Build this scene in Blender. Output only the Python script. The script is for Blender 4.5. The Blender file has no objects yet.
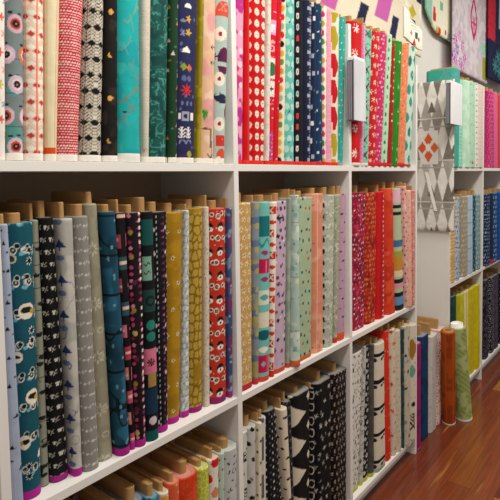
import bpy, math
import numpy as np
from mathutils import Matrix, Vector

SC = bpy.context.scene
COL = SC.collection

# ----------------------------------------------------------------- dimensions (metres)
W, H, TH, PL = .68, .668, .020, .078      # cubby pitch, shelf pitch, board thickness, plinth height
DEP = .31                                  # bookcase depth
GAP = .487                                 # gap between the two bookcases
SHELF = [PL + TH + k * H for k in range(3)]           # top surface of bottom / middle / top shelf
XU2 = 3 * W + TH + GAP                     # left panel centre of far bookcase
DIVTOP = SHELF[2] + .80 * H; SIDETOP = SHELF[2] + .73 * H

# ----------------------------------------------------------------- camera
CP = np.array([-.443, -.944, 1.396]); YAW, PIT, ROL, F, PPX, PPY = .897, .058, -.016, 520., 250., 207.6
fw = np.array([math.sin(YAW) * math.cos(PIT), math.cos(YAW) * math.cos(PIT), -math.sin(PIT)])
r0 = np.array([math.cos(YAW), -math.sin(YAW), 0]); u0 = np.cross(r0, fw)
RT = math.cos(ROL) * r0 + math.sin(ROL) * u0
UP = -math.sin(ROL) * r0 + math.cos(ROL) * u0

def proj(p):
    d = np.asarray(p, float) - CP; z = d @ fw
    return PPX + F * (d @ RT) / z, PPY - F * (d @ UP) / z
def ray(x, y):
    return fw + RT * (x - PPX) / F + UP * (PPY - y) / F
def hit(x, y, ax, val):
    d = ray(x, y); return CP + d * (val - CP[ax]) / d[ax]

cam = bpy.data.cameras.new('camera'); co = bpy.data.objects.new('camera', cam); COL.objects.link(co)
m = Matrix.Identity(4)
for i in range(3):
    m[i][0], m[i][1], m[i][2], m[i][3] = RT[i], UP[i], -fw[i], CP[i]
co.matrix_world = m
cam.sensor_width = 36; cam.lens = 36 * F / 500; cam.shift_y = -(250 - PPY) / 500
cam.clip_start = .02
SC.camera = co

# ----------------------------------------------------------------- colour helpers
def lin(h):
    c = np.array([int(h[i:i + 2], 16) for i in (0, 2, 4)]) / 255.
    return np.where(c <= .04045, c / 12.92, ((c + .055) / 1.055) ** 2.4)
def rgba(h): return (*lin(h), 1)

# ----------------------------------------------------------------- materials
def newmat(name):
    mt = bpy.data.materials.new(name); mt.use_nodes = True
    return mt, mt.node_tree.nodes, mt.node_tree.links, mt.node_tree.nodes['Principled BSDF']

def mat_fabric(name='printed_cotton', rough=.85, spec=.2):
    mt, N, L, b = newmat(name)
    a = N.new('ShaderNodeAttribute'); a.attribute_name = 'print'
    tc = N.new('ShaderNodeTexCoord'); nz = N.new('ShaderNodeTexNoise'); nz.inputs['Scale'].default_value = 900
    n2 = N.new('ShaderNodeTexNoise'); n2.inputs['Scale'].default_value = 22; n2.inputs['Detail'].default_value = 3
    L.new(tc.outputs['Object'], nz.inputs['Vector']); L.new(tc.outputs['Object'], n2.inputs['Vector'])
    hs = N.new('ShaderNodeHueSaturation'); mr = N.new('ShaderNodeMapRange')
    mr.inputs['To Min'].default_value = .90; mr.inputs['To Max'].default_value = 1.08
    L.new(nz.outputs['Fac'], mr.inputs['Value']); L.new(mr.outputs['Result'], hs.inputs['Value'])
    L.new(a.outputs['Color'], hs.inputs['Color']); L.new(hs.outputs['Color'], b.inputs['Base Color'])
    bp = N.new('ShaderNodeBump'); bp.inputs['Strength'].default_value = .35; bp.inputs['Distance'].default_value = .006
    L.new(n2.outputs['Fac'], bp.inputs['Height']); L.new(bp.outputs['Normal'], b.inputs['Normal'])
    b.inputs['Roughness'].default_value = rough; b.inputs['Specular IOR Level'].default_value = spec
    return mt

def mat_plain(name, h, rough=.6, noise=.06, scale=20, spec=.4, stretch=(1, 1, 1), metal=0, bump=0):
    mt, N, L, b = newmat(name)
    tc = N.new('ShaderNodeTexCoord'); mp = N.new('ShaderNodeMapping'); mp.inputs['Scale'].default_value = stretch
    nz = N.new('ShaderNodeTexNoise'); nz.inputs['Scale'].default_value = scale; nz.inputs['Detail'].default_value = 4
    L.new(tc.outputs['Object'], mp.inputs['Vector']); L.new(mp.outputs['Vector'], nz.inputs['Vector'])
    mr = N.new('ShaderNodeMapRange'); mr.inputs['To Min'].default_value = 1 - noise * 2; mr.inputs['To Max'].default_value = 1 + noise
    hs = N.new('ShaderNodeHueSaturation'); hs.inputs['Color'].default_value = rgba(h)
    L.new(nz.outputs['Fac'], mr.inputs['Value']); L.new(mr.outputs['Result'], hs.inputs['Value'])
    L.new(hs.outputs['Color'], b.inputs['Base Color'])
    b.inputs['Roughness'].default_value = rough; b.inputs['Specular IOR Level'].default_value = spec
    b.inputs['Metallic'].default_value = metal
    if bump:
        bp = N.new('ShaderNodeBump'); bp.inputs['Strength'].default_value = bump; bp.inputs['Distance'].default_value = .004
        L.new(nz.outputs['Fac'], bp.inputs['Height']); L.new(bp.outputs['Normal'], b.inputs['Normal'])
    return mt

def mat_floor():
    mt, N, L, b = newmat('varnished_floorboards')
    tc = N.new('ShaderNodeTexCoord')
    br = N.new('ShaderNodeTexBrick'); br.offset = .37; br.inputs['Scale'].default_value = 1
    br.inputs['Brick Width'].default_value = 1.9; br.inputs['Row Height'].default_value = .10
    br.inputs['Mortar Size'].default_value = .0008; br.inputs['Mortar Smooth'].default_value = .3
    br.inputs['Color1'].default_value = (0, 0, 0, 1); br.inputs['Color2'].default_value = (1, 1, 1, 1)
    br.inputs['Mortar'].default_value = (.2, .2, .2, 1); br.inputs['Bias'].default_value = 0
    L.new(tc.outputs['Object'], br.inputs['Vector'])
    cr = N.new('ShaderNodeValToRGB'); e = cr.color_ramp.elements
    e[0].position = 0; e[0].color = rgba('6c3320'); e[1].position = 1; e[1].color = rgba('a8702f')
    for p, h in ((.3, '763822'), (.6, '804024'), (.85, '8b4c27')):
        q = e.new(p); q.color = rgba(h)
    L.new(br.outputs['Color'], cr.inputs['Fac'])
    mp = N.new('ShaderNodeMapping'); mp.inputs['Scale'].default_value = (2.2, 34, 1)
    wv = N.new('ShaderNodeTexNoise'); wv.inputs['Scale'].default_value = 1.5; wv.inputs['Detail'].default_value = 6; wv.inputs['Distortion'].default_value = 1.2
    L.new(tc.outputs['Object'], mp.inputs['Vector']); L.new(mp.outputs['Vector'], wv.inputs['Vector'])
    mp2 = N.new('ShaderNodeMapping'); mp2.inputs['Scale'].default_value = (.7, 10, 1)
    n2 = N.new('ShaderNodeTexNoise'); n2.inputs['Scale'].default_value = 1.6; n2.inputs['Detail'].default_value = 3
    L.new(tc.outputs['Object'], mp2.inputs['Vector']); L.new(mp2.outputs['Vector'], n2.inputs['Vector'])
    r2 = N.new('ShaderNodeValToRGB'); r2.color_ramp.elements[0].position = .64; r2.color_ramp.elements[1].position = .70
    L.new(n2.outputs['Fac'], r2.inputs['Fac'])
    mx0 = N.new('ShaderNodeMix'); mx0.data_type = 'RGBA'; mx0.inputs['B'].default_value = rgba('c08c3c')
    ml = N.new('ShaderNodeMath'); ml.operation = 'MULTIPLY'; ml.inputs[1].default_value = .6
    L.new(r2.outputs['Color'], ml.inputs[0]); L.new(ml.outputs[0], mx0.inputs['Factor']); L.new(cr.outputs['Color'], mx0.inputs['A'])
    hs = N.new('ShaderNodeHueSaturation'); mr = N.new('ShaderNodeMapRange')
    mr.inputs['From Min'].default_value = .25; mr.inputs['From Max'].default_value = .75
    mr.inputs['To Min'].default_value = .68; mr.inputs['To Max'].default_value = 1.28
    L.new(wv.outputs['Fac'], mr.inputs['Value']); L.new(mr.outputs['Result'], hs.inputs['Value'])
    L.new(mx0.outputs['Result'], hs.inputs['Color'])
    mx = N.new('ShaderNodeMix'); mx.data_type = 'RGBA'; mx.inputs['B'].default_value = rgba('4a2416')
    L.new(br.outputs['Fac'], mx.inputs['Factor']); L.new(hs.outputs['Color'], mx.inputs['A'])
    L.new(mx.outputs['Result'], b.inputs['Base Color'])
    bp = N.new('ShaderNodeBump'); bp.inputs['Strength'].default_value = .12; bp.inputs['Distance'].default_value = .003
    L.new(wv.outputs['Fac'], bp.inputs['Height']); L.new(bp.outputs['Normal'], b.inputs['Normal'])
    b.inputs['Roughness'].default_value = .17; b.inputs['Specular IOR Level'].default_value = .5
    return mt

M_FAB = mat_fabric()
M_QUILT = mat_fabric('quilted_cotton', .9, .15)
M_SHELF = mat_plain('white_laminate', 'e9e6e0', .42, .015, 6)
M_BACK = mat_plain('brown_hardboard', 'b89c80', .7, .06, 30)
M_CORE = mat_plain('cardboard', 'b48c5a', .85, .10, 45, .15, (1, 1, .25), 0, .2)
M_WALL = mat_plain('painted_wall', 'd9d6d0', .8, .02, 3)
M_FLOOR = mat_floor()
M_SILVER = mat_plain('clear_plastic_sleeve', 'cfd0d6', .16, .05, 12, .8)
M_GREYPAGE = mat_plain('grey_backing_card', '77737c', .35, .08, 20)
M_WHITEP = mat_plain('white_plastic_film', 'f2f2f4', .18, .03, 30, .7, bump=.5)
M_CLEAR = mat_plain('clear_film', 'f4f4f8', .08, .30, 7, .9, (1, 1, .3), 0, .8)  # strong streaky colour noise paints white glare into the film
M_CLEAR.node_tree.nodes['Principled BSDF'].inputs['Alpha'].default_value = .86
M_PAPER = mat_plain('white_paper', 'efece6', .7, .02, 10)
M_BLACK = mat_plain('black_cord', '17161a', .6, .05, 40)
SELMAT = {}
def selmat(h):
    if h not in SELMAT: SELMAT[h] = mat_plain('selvage_cotton_' + ['red', 'green', 'blue'][int(np.argmax(lin(h)))], h, .85, .05, 60, .2)
    return SELMAT[h]

# ----------------------------------------------------------------- object helpers
def link(name, me, mats, parent=None):
    o = bpy.data.objects.new(name, me); COL.objects.link(o)
    for q in (mats if isinstance(mats, (list, tuple)) else [mats]): me.materials.append(q)
    if parent: o.parent = parent
    return o
def mesh(name, verts, faces, smooth=False):
    me = bpy.data.meshes.new(name); me.from_pydata([tuple(map(float, v)) for v in verts], [], faces); me.update()
    if smooth: me.polygons.foreach_set('use_smooth', [True] * len(me.polygons))
    return me
def tag(o, label, cat=None, group=None, kind=None):
    if label: o['label'] = label
    if cat: o['category'] = cat
    if group: o['group'] = group
    if kind: o['kind'] = kind
    return o
def empty(name, loc):
    o = bpy.data.objects.new(name, None); o.empty_display_size = .05; o.location = loc; COL.objects.link(o); return o

import bmesh
def box(name, x0, x1, y0, y1, z0, z1, mt, parent=None, bev=.0012):
    bm = bmesh.new(); bmesh.ops.create_cube(bm, size=1)
    off = parent.location if parent else Vector((0, 0, 0))
    for v in bm.verts:
        v.co = Vector((x0 + (v.co.x + .5) * (x1 - x0), y0 + (v.co.y + .5) * (y1 - y0), z0 + (v.co.z + .5) * (z1 - z0))) - off
    if bev: bmesh.ops.bevel(bm, geom=bm.edges[:], offset=bev, segments=2, affect='EDGES', profile=.5)
    me = bpy.data.meshes.new(name); bm.to_mesh(me); bm.free()
    return link(name, me, mt, parent)

# ----------------------------------------------------------------- print painter (coordinates in millimetres)
def hsh(i, j, s):
    n = (i.astype(np.int64) * 374761393 + j.astype(np.int64) * 668265263 + int(s) * 974634777) & 0xffffffff
    n = ((n ^ (n >> 13)) * 1274126177) & 0xffffffff
    n = ((n ^ (n >> 16)) * 2246822519) & 0xffffffff
    return ((n ^ (n >> 15)) & 0xffffff) / float(0x1000000)
def vnoise(u, v, sc, s):
    x, y = u / sc, v / sc; i, j = np.floor(x), np.floor(y); fx, fy = x - i, y - j
    fx = fx * fx * (3 - 2 * fx); fy = fy * fy * (3 - 2 * fy)
    a, b, c, d = hsh(i, j, s), hsh(i + 1, j, s), hsh(i, j + 1, s), hsh(i + 1, j + 1, s)
    return (a * (1 - fx) + b * fx) * (1 - fy) + (c * (1 - fx) + d * fx) * fy
def fnoise(u, v, sc, s): return .62 * vnoise(u, v, sc, s) + .38 * vnoise(u + 31, v - 17, sc * .47, s + 7)
def voro(u, v, sc, s):
    x, y = u / sc, v / sc; I, J = np.floor(x), np.floor(y)
    f1 = np.full(u.shape, 9.); f2 = f1.copy(); cid = np.zeros(u.shape)
    for di in (-1, 0, 1):
        for dj in (-1, 0, 1):
            i, j = I + di, J + dj
            d = np.hypot(i + .15 + .7 * hsh(i, j, s) - x, j + .15 + .7 * hsh(i, j, s + 1) - y)
            new = d < f1
            f2 = np.where(new, f1, np.minimum(f2, d)); cid = np.where(new, hsh(i, j, s + 2), cid); f1 = np.where(new, d, f1)
    return f1, f2, cid
def shp(k, x, y):
    r = np.hypot(x, y); ax, ay = abs(x), abs(y)
    if k == 'c': return r < 1
    if k == 'o': return (r < 1) & (r > .55)
    if k == 'g': return (r < 1) & (r > .78)
    if k == 'e': return np.hypot(x, y / .5) < 1
    if k == 'E': return np.hypot(x / .55, y) < 1
    if k == 'd': return ax + ay < 1
    if k == 's': return np.maximum(ax, ay) < 1
    if k == 'r': return (ax < 1) & (ay < .42)
    if k == 'R': return (ax < .42) & (ay < 1)
    if k == 't': return (y > -.8) & (y < .9 - 1.7 * ax)
    if k == 'T': return (y < .8) & (y > -.9 + 1.7 * ax)
    if k == 'f': return r < .68 + .32 * np.cos(5 * np.arctan2(y, x))
    if k == 'F': return r < .6 + .4 * np.cos(8 * np.arctan2(y, x))
    if k == 'x': return ((ax < .22) & (ay < 1)) | ((ay < .22) & (ax < 1))
    if k == 'X': return (abs(ax - ay) < .25) & (np.maximum(ax, ay) < 1)
    if k == 'h': return (r < 1) & (y > 0)
    if k == 'u': return (r < 1) & (y < 0)
    if k == 'a': return (r < 1) & (r > .6) & (y > -.1)
    if k == 'k': return (r < 1) & (np.hypot(x - .45, y - .1) > .85)
    if k == 'v': return ax < .5 * (1 - y * y)
    if k == 'l': return ay < .5 * (1 - x * x)
    if k == 'w': return (abs(y - .4 * np.sin(4 * x)) < .2) & (ax < 1)
    if k == 'H': return (ax < ay * .8) & (ay < 1)
    if k == 'y': return ((ax < .13) & (ay < 1)) | ((abs(ax - (y % .66)) < .14) & (ax < .7) & (ay < 1))
    if k == 'b': return ((abs(y - .45 * np.sin(2.2 * x)) < .06) & (ax < 1)) | ((abs(x - .2 - .5 * y) < .06) & (y > 0) & (y < .9)) | ((abs(x + .4 + .6 * y) < .06) & (y < 0) & (y > -.9))
    if k == '6': return (ay < 1) & (ax < .5 + .5 * (1 - ay)) & ~((ax < .12) & (y < -.3))
    if k == '>': return (x > -.85) & (ay < .95 * (1 - (x + .85) / 1.8))
    if k == 'p': return (ay < 1) & (abs(x - .4 * y) < .7)
    if k == 'Y': return (abs(y) < .12) & (ax < 1) | ((abs(ay - (1 - ax)) < .15) & (ax < 1) & (ax > .35))
    raise KeyError(k)

def paint(u, v, base, layers, seed):
    c = np.tile(lin(base), (u.size, 1))
    def put(mk, col, op=1.):
        mk = np.asarray(mk, float)[:, None] * op
        c[:] = c * (1 - mk) + (lin(col) if isinstance(col, str) else col) * mk
    for n, q in enumerate(layers):
        k = q[0]; s = seed * 13 + n
        if k == 'n':   # soft blotches
            put(np.clip((fnoise(u, v * (q[4] if len(q) > 4 else 1), q[2], s) - q[3]) / .07, 0, 1), q[1])
        elif k == 'rg':
            put(abs(fnoise(u, v * (q[4] if len(q) > 4 else 1), q[2], s) - .5) < q[3], q[1])
        elif k == 'V': put(((u - (q[4] if len(q) > 4 else 0)) / q[2]) % 1 < q[3], q[1])
        elif k == 'H': put(((v - (q[4] if len(q) > 4 else 0)) / q[2]) % 1 < q[3], q[1])
        elif k == 'Z':
            put(((v + q[4] * abs((u / q[5]) % 1 - .5) * 2) / q[2]) % 1 < q[3], q[1])
        elif k == 'D': put(((v + u * q[4]) / q[2]) % 1 < q[3], q[1])
        elif k == 'vo':
            a, b, i = voro(u, v * (q[4] if len(q) > 4 else 1), q[2], s); put(b - a < q[3], q[1])
        elif k == 'vc':
            a, b, i = voro(u, v, q[2], s); cs = np.array([lin(h) for h in q[1]]); put(i < q[3], cs[(i * 9973).astype(int) % len(cs)])
        elif k == 'S':
            asp = q[6] if len(q) > 6 else 1
            put(shp(q[1], (u - q[3]) / q[5], (v - q[4]) / (q[5] * asp)), q[2])
        elif k == 'B':   # horizontal bands  (v0, v1, colour)
            put((v > q[1]) & (v < q[2]), q[3])
        elif k == 'M':
            _, sh, cols, su, sv, size = q[:6]; o = q[6] if len(q) > 6 else {}
            vv = v - o.get('ov', 0); j = np.floor(vv / sv)
            uu = u - o.get('ou', 0) + su * .5 + o.get('st', 0) * su * (j % 2); i = np.floor(uu / su)
            sd = o.get('s', s); jt = o.get('j', 0)
            x = (uu / su - i - .5) * su - (hsh(i, j, sd) - .5) * jt - o.get('dx', 0)
            y = (vv / sv - j - .5) * sv - (hsh(i, j, sd + 1) - .5) * jt - o.get('dy', 0)
            if 'rot' in o:
                a = hsh(i, j, sd + 4) * o['rot']; x, y = x * np.cos(a) - y * np.sin(a), x * np.sin(a) + y * np.cos(a)
            mk = shp(sh, x / size, y / (size * o.get('a', 1))) & (hsh(i, j, sd + 2) < o.get('p', 1))
            if isinstance(cols, str): put(mk, cols)
            else:
                cs = np.array([lin(h) for h in cols]); put(mk, cs[(hsh(i, j, sd + 3) * 9973).astype(int) % len(cs)])
    return c ** 1.13

def set_print(me, cols):
    at = me.color_attributes.new('print', 'FLOAT_COLOR', 'POINT')
    at.data.foreach_set('color', np.c_[cols, np.ones(len(cols))].astype(np.float32).ravel())

# ----------------------------------------------------------------- one bolt of fabric
D_BOLT = .175
SEED = [0]
def section(a, rr, ft, D, res, side):
    """columns of the plan outline, left-back round the spine to right-back: list of functions + arc length"""
    cols = []
    L = D - 2 * rr
    nl = max(2, int(side / res)); ys = list(np.linspace(L, side, 4)[:-1]) if L > side else []
    ys += list(np.linspace(min(side, L), 0, nl + 1)[:-1])
    for q in ys: cols.append(('L', q, -(a - rr) - math.pi / 2 * rr - q))
    nc = max(4, int(math.pi / 2 * rr / res))
    for t in np.linspace(0, 1, nc + 1)[:-1]: cols.append(('lc', t, -(a - rr) - math.pi / 2 * rr * (1 - t)))
    nf = max(1, int(2 * (a - rr) / res)) if a - rr > .001 else 1
    for t in np.linspace(0, 1, nf + 1)[:-1]: cols.append(('f', t, (a - rr) * (2 * t - 1)))
    for t in np.linspace(0, 1, nc + 1)[:-1]: cols.append(('rc', t, (a - rr) + math.pi / 2 * rr * t))
    for q in np.linspace(0, L, 6): cols.append(('R', q, (a - rr) + math.pi / 2 * rr + q))
    for t in np.linspace(0, 1, 9)[1:-1]: cols.append(('b', t, 9))
    return cols
def outline(cols, a, rr, D):
    P = []
    for k, t, _ in cols:
        if k == 'L': P.append((-a, rr + t))
        elif k == 'R': P.append((a, rr + t))
        elif k == 'lc': g = math.pi + t * math.pi / 2; P.append((-a + rr + rr * math.cos(g), rr + rr * math.sin(g)))
        elif k == 'rc': g = 1.5 * math.pi + t * math.pi / 2; P.append((a - rr + rr * math.cos(g), rr + rr * math.sin(g)))
        elif k == 'f': P.append(((a - rr) * (2 * t - 1), 0))
        else: g = t * math.pi; P.append((a * math.cos(g), D - rr + rr * math.sin(g)))
    return np.array(P)

def bolt(desc, x0, a0, x1, a1, y0, y1, z0, h, base, layers, px_per_m, sel, label, group, prot=.035, side=.05, cap=None, parent_name='fabric_bolt', tube=False, top_white=False):
    SEED[0] += 1; seed = SEED[0]; rs = np.random.RandomState(seed)
    res = min(max(.85 / px_per_m, .0017), .006)
    am = (a0 + a1) / 2; rr = min(.027, am * .96)
    t = empty(parent_name, ((x0), y0 + D_BOLT / 2, z0))
    cols = section(am, rr, 0, D_BOLT, res, side); nc = len(cols)
    nz = int(h / res) + 1; zs = np.linspace(0, h, nz)
    A, B = outline(cols, a0, min(rr, a0 * .98), D_BOLT), outline(cols, a1, min(rr, a1 * .98), D_BOLT)
    U = np.array([q[2] for q in cols])
    tt = (zs / h)[:, None]
    X = (1 - tt) * (A[:, 0] + 0)[None] + tt * (B[:, 0] + x1 - x0)[None]
    Y = (1 - tt) * A[:, 1][None] + tt * (B[:, 1] + y1 - y0)[None] - D_BOLT / 2
    Z = np.repeat(zs[:, None], nc, 1)
    # gentle creases of wrapped cloth on the spine
    UU = np.repeat(U[None], nz, 0)
    wob = (fnoise(UU * 1000 + 50, Z * 350 , 26, seed) - .5) * .0028
    Y = Y + np.where(UU < 5, np.maximum(wob, -.0006), 0) * np.clip((Z - .022) / .03, 0, 1)
    V = [np.c_[X.ravel(), Y.ravel(), Z.ravel()]]
    pc = paint(np.clip(UU, -1, 1).ravel() * 1000, Z.ravel() * 1000, base, layers, seed)
    C = [pc]
    # rolled top rim and layered cap
    top = V[0][-nc:]; cx, cy = x1 - x0, y1 - y0
    meanc = pc.mean(0); capc = lin(cap) if cap else meanc * .55 + np.array([.55, .52, .47]) * .45
    def ring(ins, dz):
        P = top.copy(); sx = max(.05, (a1 - ins) / a1); sy = (D_BOLT / 2 - ins) / (D_BOLT / 2)
        P[:, 0] = cx + (P[:, 0] - cx) * sx; P[:, 1] = cy + (P[:, 1] - cy) * sy; P[:, 2] = h + dz; return P
    rings = [(.0012, .0018, .15), (.0035, .0024, .5), (.006, -.001, 1.), (.0085, .0016, .7), (min(.012, a1 * .7), -.003, 1.)]
    for ins, dz, mx in rings:
        V.append(ring(min(ins, a1 * .8), dz)); C.append(np.tile(meanc * (1 - mx) + capc * mx, (nc, 1)) if mx > .2 else pc[-nc:])
    V = np.vstack(V); C = np.vstack(C); nr = nz + len(rings)
    i = np.arange(nr - 1)[:, None] * nc; j = np.arange(nc)[None]; j2 = (j + 1) % nc
    q = np.stack([i + j, i + j2, i + nc + j2, i + nc + j], -1).reshape(-1, 4)
    nq = len(q)
    me = bpy.data.meshes.new('fabric'); me.vertices.add(len(V)); me.vertices.foreach_set('co', V.astype(np.float32).ravel())
    loops = np.concatenate([q.ravel(), np.arange((nr - 1) * nc, nr * nc), np.arange(nc)[::-1]])
    me.loops.add(len(loops)); me.loops.foreach_set('vertex_index', loops.astype(np.int32))
    st = np.concatenate([np.arange(nq) * 4, [nq * 4, nq * 4 + nc]]).astype(np.int32)
    me.polygons.add(nq + 2); me.polygons.foreach_set('loop_start', st)
    me.polygons.foreach_set('use_smooth', np.r_[np.ones(nq, bool), False, False])
    me.update(calc_edges=True); me.validate()
    set_print(me, C); link('fabric', me, M_FAB, t)
    # cardboard core
    ct = min(.0115, min(a0, a1) * .5); rs2 = ct * .8
    lo = D_BOLT * .5 - rr * .8 - rs.uniform(.000, .011); hi = D_BOLT * .5 - .018
    pts = []
    for qx, qy, g0 in ((1, 1, 0), (-1, 1, 90), (-1, -1, 180), (1, -1, 270)):
        for g in (0, 30, 60, 90):
            g2 = math.radians(g0 + g); pts.append((qx * (ct - rs2) + rs2 * math.cos(g2), (hi if qy > 0 else -lo) - qy * rs2 + rs2 * math.sin(g2)))
    n = len(pts); jx = rs.uniform(-.15, .15) * (a1 - ct)
    cv, cf = [], []
    for zz, sc in ((.01, 1), (h + prot - .002, 1), (h + prot, .86), (h + prot - .004, .7)):
        f_ = zz / h
        for p in pts:
            cv.append((p[0] * sc + cx * f_ + jx * f_, p[1] * (1 - (1 - sc) * .12) + cy * f_, zz))
    for k in range(3):
        for p in range(n): cf.append((k * n + p, k * n + (p + 1) % n, (k + 1) * n + (p + 1) % n, (k + 1) * n + p))
    cf.append(tuple(range(3 * n, 4 * n))); cf.append(tuple(range(n))[::-1])
    link('core', mesh('core', cv, cf), M_CORE, t)
    # selvage strip round the foot of the cloth
    if sel:
        hs, shex = sel
        cc = section(am, rr, 0, D_BOLT, .004, .04); k = len(cc); O = outline(cc, a0, min(rr, a0 * .98), D_BOLT)
        sv, sf = [], []
        for off, zz in ((.0001, .0004), (.0004, .001), (.0004, hs - .001), (.0001, hs)):
            for p in range(k):
                d = O[p] - O.mean(0); d = d / (np.linalg.norm(d) + 1e-9)
                g = zz / h
                sv.append((O[p, 0] + d[0] * off + (x1 - x0) * g + (a1 - a0) * g * np.sign(O[p, 0]) * min(1, abs(O[p, 0]) / a0), O[p, 1] + d[1] * off - D_BOLT / 2 + (y1 - y0) * g, zz))
        for w in range(3):
            for p in range(k): sf.append((w * k + p, w * k + (p + 1) % k, (w + 1) * k + (p + 1) % k, (w + 1) * k + p))
        so = link('selvage', mesh('selvage', sv, sf, True), selmat(shex), t)
    tag(t, label, 'fabric bolt', group)
    return t

# ----------------------------------------------------------------- a row of bolts, solved from where their edges stand
def row(place, group, z0, xl, xrmax, items, yref, ydef=None, hdef=.552, wmax=.056, gapok=False):
    """items: dict(x=(x at lower ref, x at upper ref), top=, bot=, d=desc, c=base, L=layers, sel=)"""
    yb, yt = yref
    def chain(sh0, sh1):
        prev = [xl + .0015, xl + .0015]; rs = np.random.RandomState(len(items) * 7 + int(z0 * 100)); out = []
        for it in items:
            xb, xt = it['x'] if isinstance(it['x'], tuple) else (it['x'], it['x'])
            # set-back from where the foot of the bolt meets the shelf
            if 'y' in it: yf = it['y']
            elif 'bot' in it: yf = min(max(hit(xb - 4, it['bot'], 2, z0)[1], .008), .045)
            else: yf = rs.uniform(.016, .034) if ydef is None else ydef
            yl = [max(yf + sh0, min(yf, -.012)), max(yf + sh1, min(yf, -.012))]
            p0 = hit(xb - 2, yb, 1, yf)
            if 'top' in it: h = hit(xt - 4, it['top'], 1, yl[1])[2] - z0; h = min(max(h, .49), it.get('hmax', .60))
            else: h = hdef + rs.uniform(-.008, .008)
            sol = []
            for lv, zz in ((0, z0), (1, z0 + .55)):
                yy = proj((p0[0], yl[lv], zz))[1]
                xx = xb + (xt - xb) * (yy - yb) / (yt - yb)
                d = ray(xx, yy)[:2]; d = d / np.linalg.norm(d); nrm = np.array([d[1], -d[0]])   # to the right of the ray
                def over(a, shift=0):
                    rr = min(.027, a * .96); c = np.array([prev[lv] + shift + 2 * a - rr, yl[lv] + rr]) - CP[:2]
                    return c @ nrm + rr          # >0 : pokes out to the right of the ray
                lo, hi = .007, wmax; sh = 0
                if over(hi) < 0:
                    a = hi; l2, h2 = 0, .5
                    for _ in range(30):
                        sh = (l2 + h2) / 2
                        if over(a, sh) < 0: l2 = sh
                        else: h2 = sh
                else:
                    for _ in range(30):
                        a = (lo + hi) / 2
                        if over(a) < 0: lo = a
                        else: hi = a
                sol.append([prev[lv] + sh + a, a])
            mxt = it.get('taper', .007)          # keep a bolt near-parallel sided
            if abs(sol[0][1] - sol[1][1]) > mxt:
                k = 0 if sol[0][1] > sol[1][1] else 1
                na = sol[1 - k][1] + mxt; sol[k][0] -= sol[k][1] - na; sol[k][1] = na
            (x0, a0), (x1, a1) = sol
            prev = [x0 + a0 + .0012, x1 + a1 + .0012]
            out.append((it, sol, yl, h, rs.uniform(.016, .036)))
        return prev, out
    s0 = s1 = 0
    for _ in range(30):
        prev, out = chain(s0, s1); ok = True
        if prev[0] > xrmax - .001 and s0 > -.05: s0 -= .002; ok = False
        if prev[1] > xrmax - .001 and s1 > -.05: s1 -= .002; ok = False
        if ok: break
    print('shift', round(s0, 3), round(s1, 3), end=' ')
    # squeeze the row if it would press into the right-hand panel
    for lv in (0, 1):
        k = min(1., (xrmax - .001 - xl) / (prev[lv] - xl))
        if k < 1:
            for o in out: o[1][lv][0] = xl + (o[1][lv][0] - xl) * k; o[1][lv][1] *= k
    print(place, 'ends at', [round(q, 3) for q in prev], 'limit', round(xrmax, 3))
    for it, ((x0, a0), (x1, a1)), (y0, y1), h, pr in out:
        s = F / ((np.array([x0, y0, z0 + h / 2]) - CP) @ fw)
        y1 = y0 + (y1 - y0) * h / .55; x1, a1 = x0 + (x1 - x0) * h / .55, a0 + (a1 - a0) * h / .55
        bolt(it['d'], x0, a0, x1, a1, y0, y1, z0 + .0008, h, it['c'], it.get('L', []), s, it.get('sel'),
             it['d'] + ', bolt ' + place, group, it.get('pr', pr), it.get('side', .05), it.get('cap'))

def B(x, d, c, L=(), **k): return dict(x=x, d=d, c=c, L=list(L), **k)
MG = (.017, 'b0208c'); WH = (.014, 'efe9df'); RW = (.012, 'd83028'); YL = (.016, 'b9b83a')
FL = 'fabric bolts in the '
P_ = {}
def do(key, place, col, k, items, yref, x0=None, **kw):
    xl = (W * col + TH / 2) if x0 is None else x0
    row(place, FL + place.replace('in the ', ''), SHELF[k], xl, xl + W - TH, items, yref, **kw)

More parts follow.
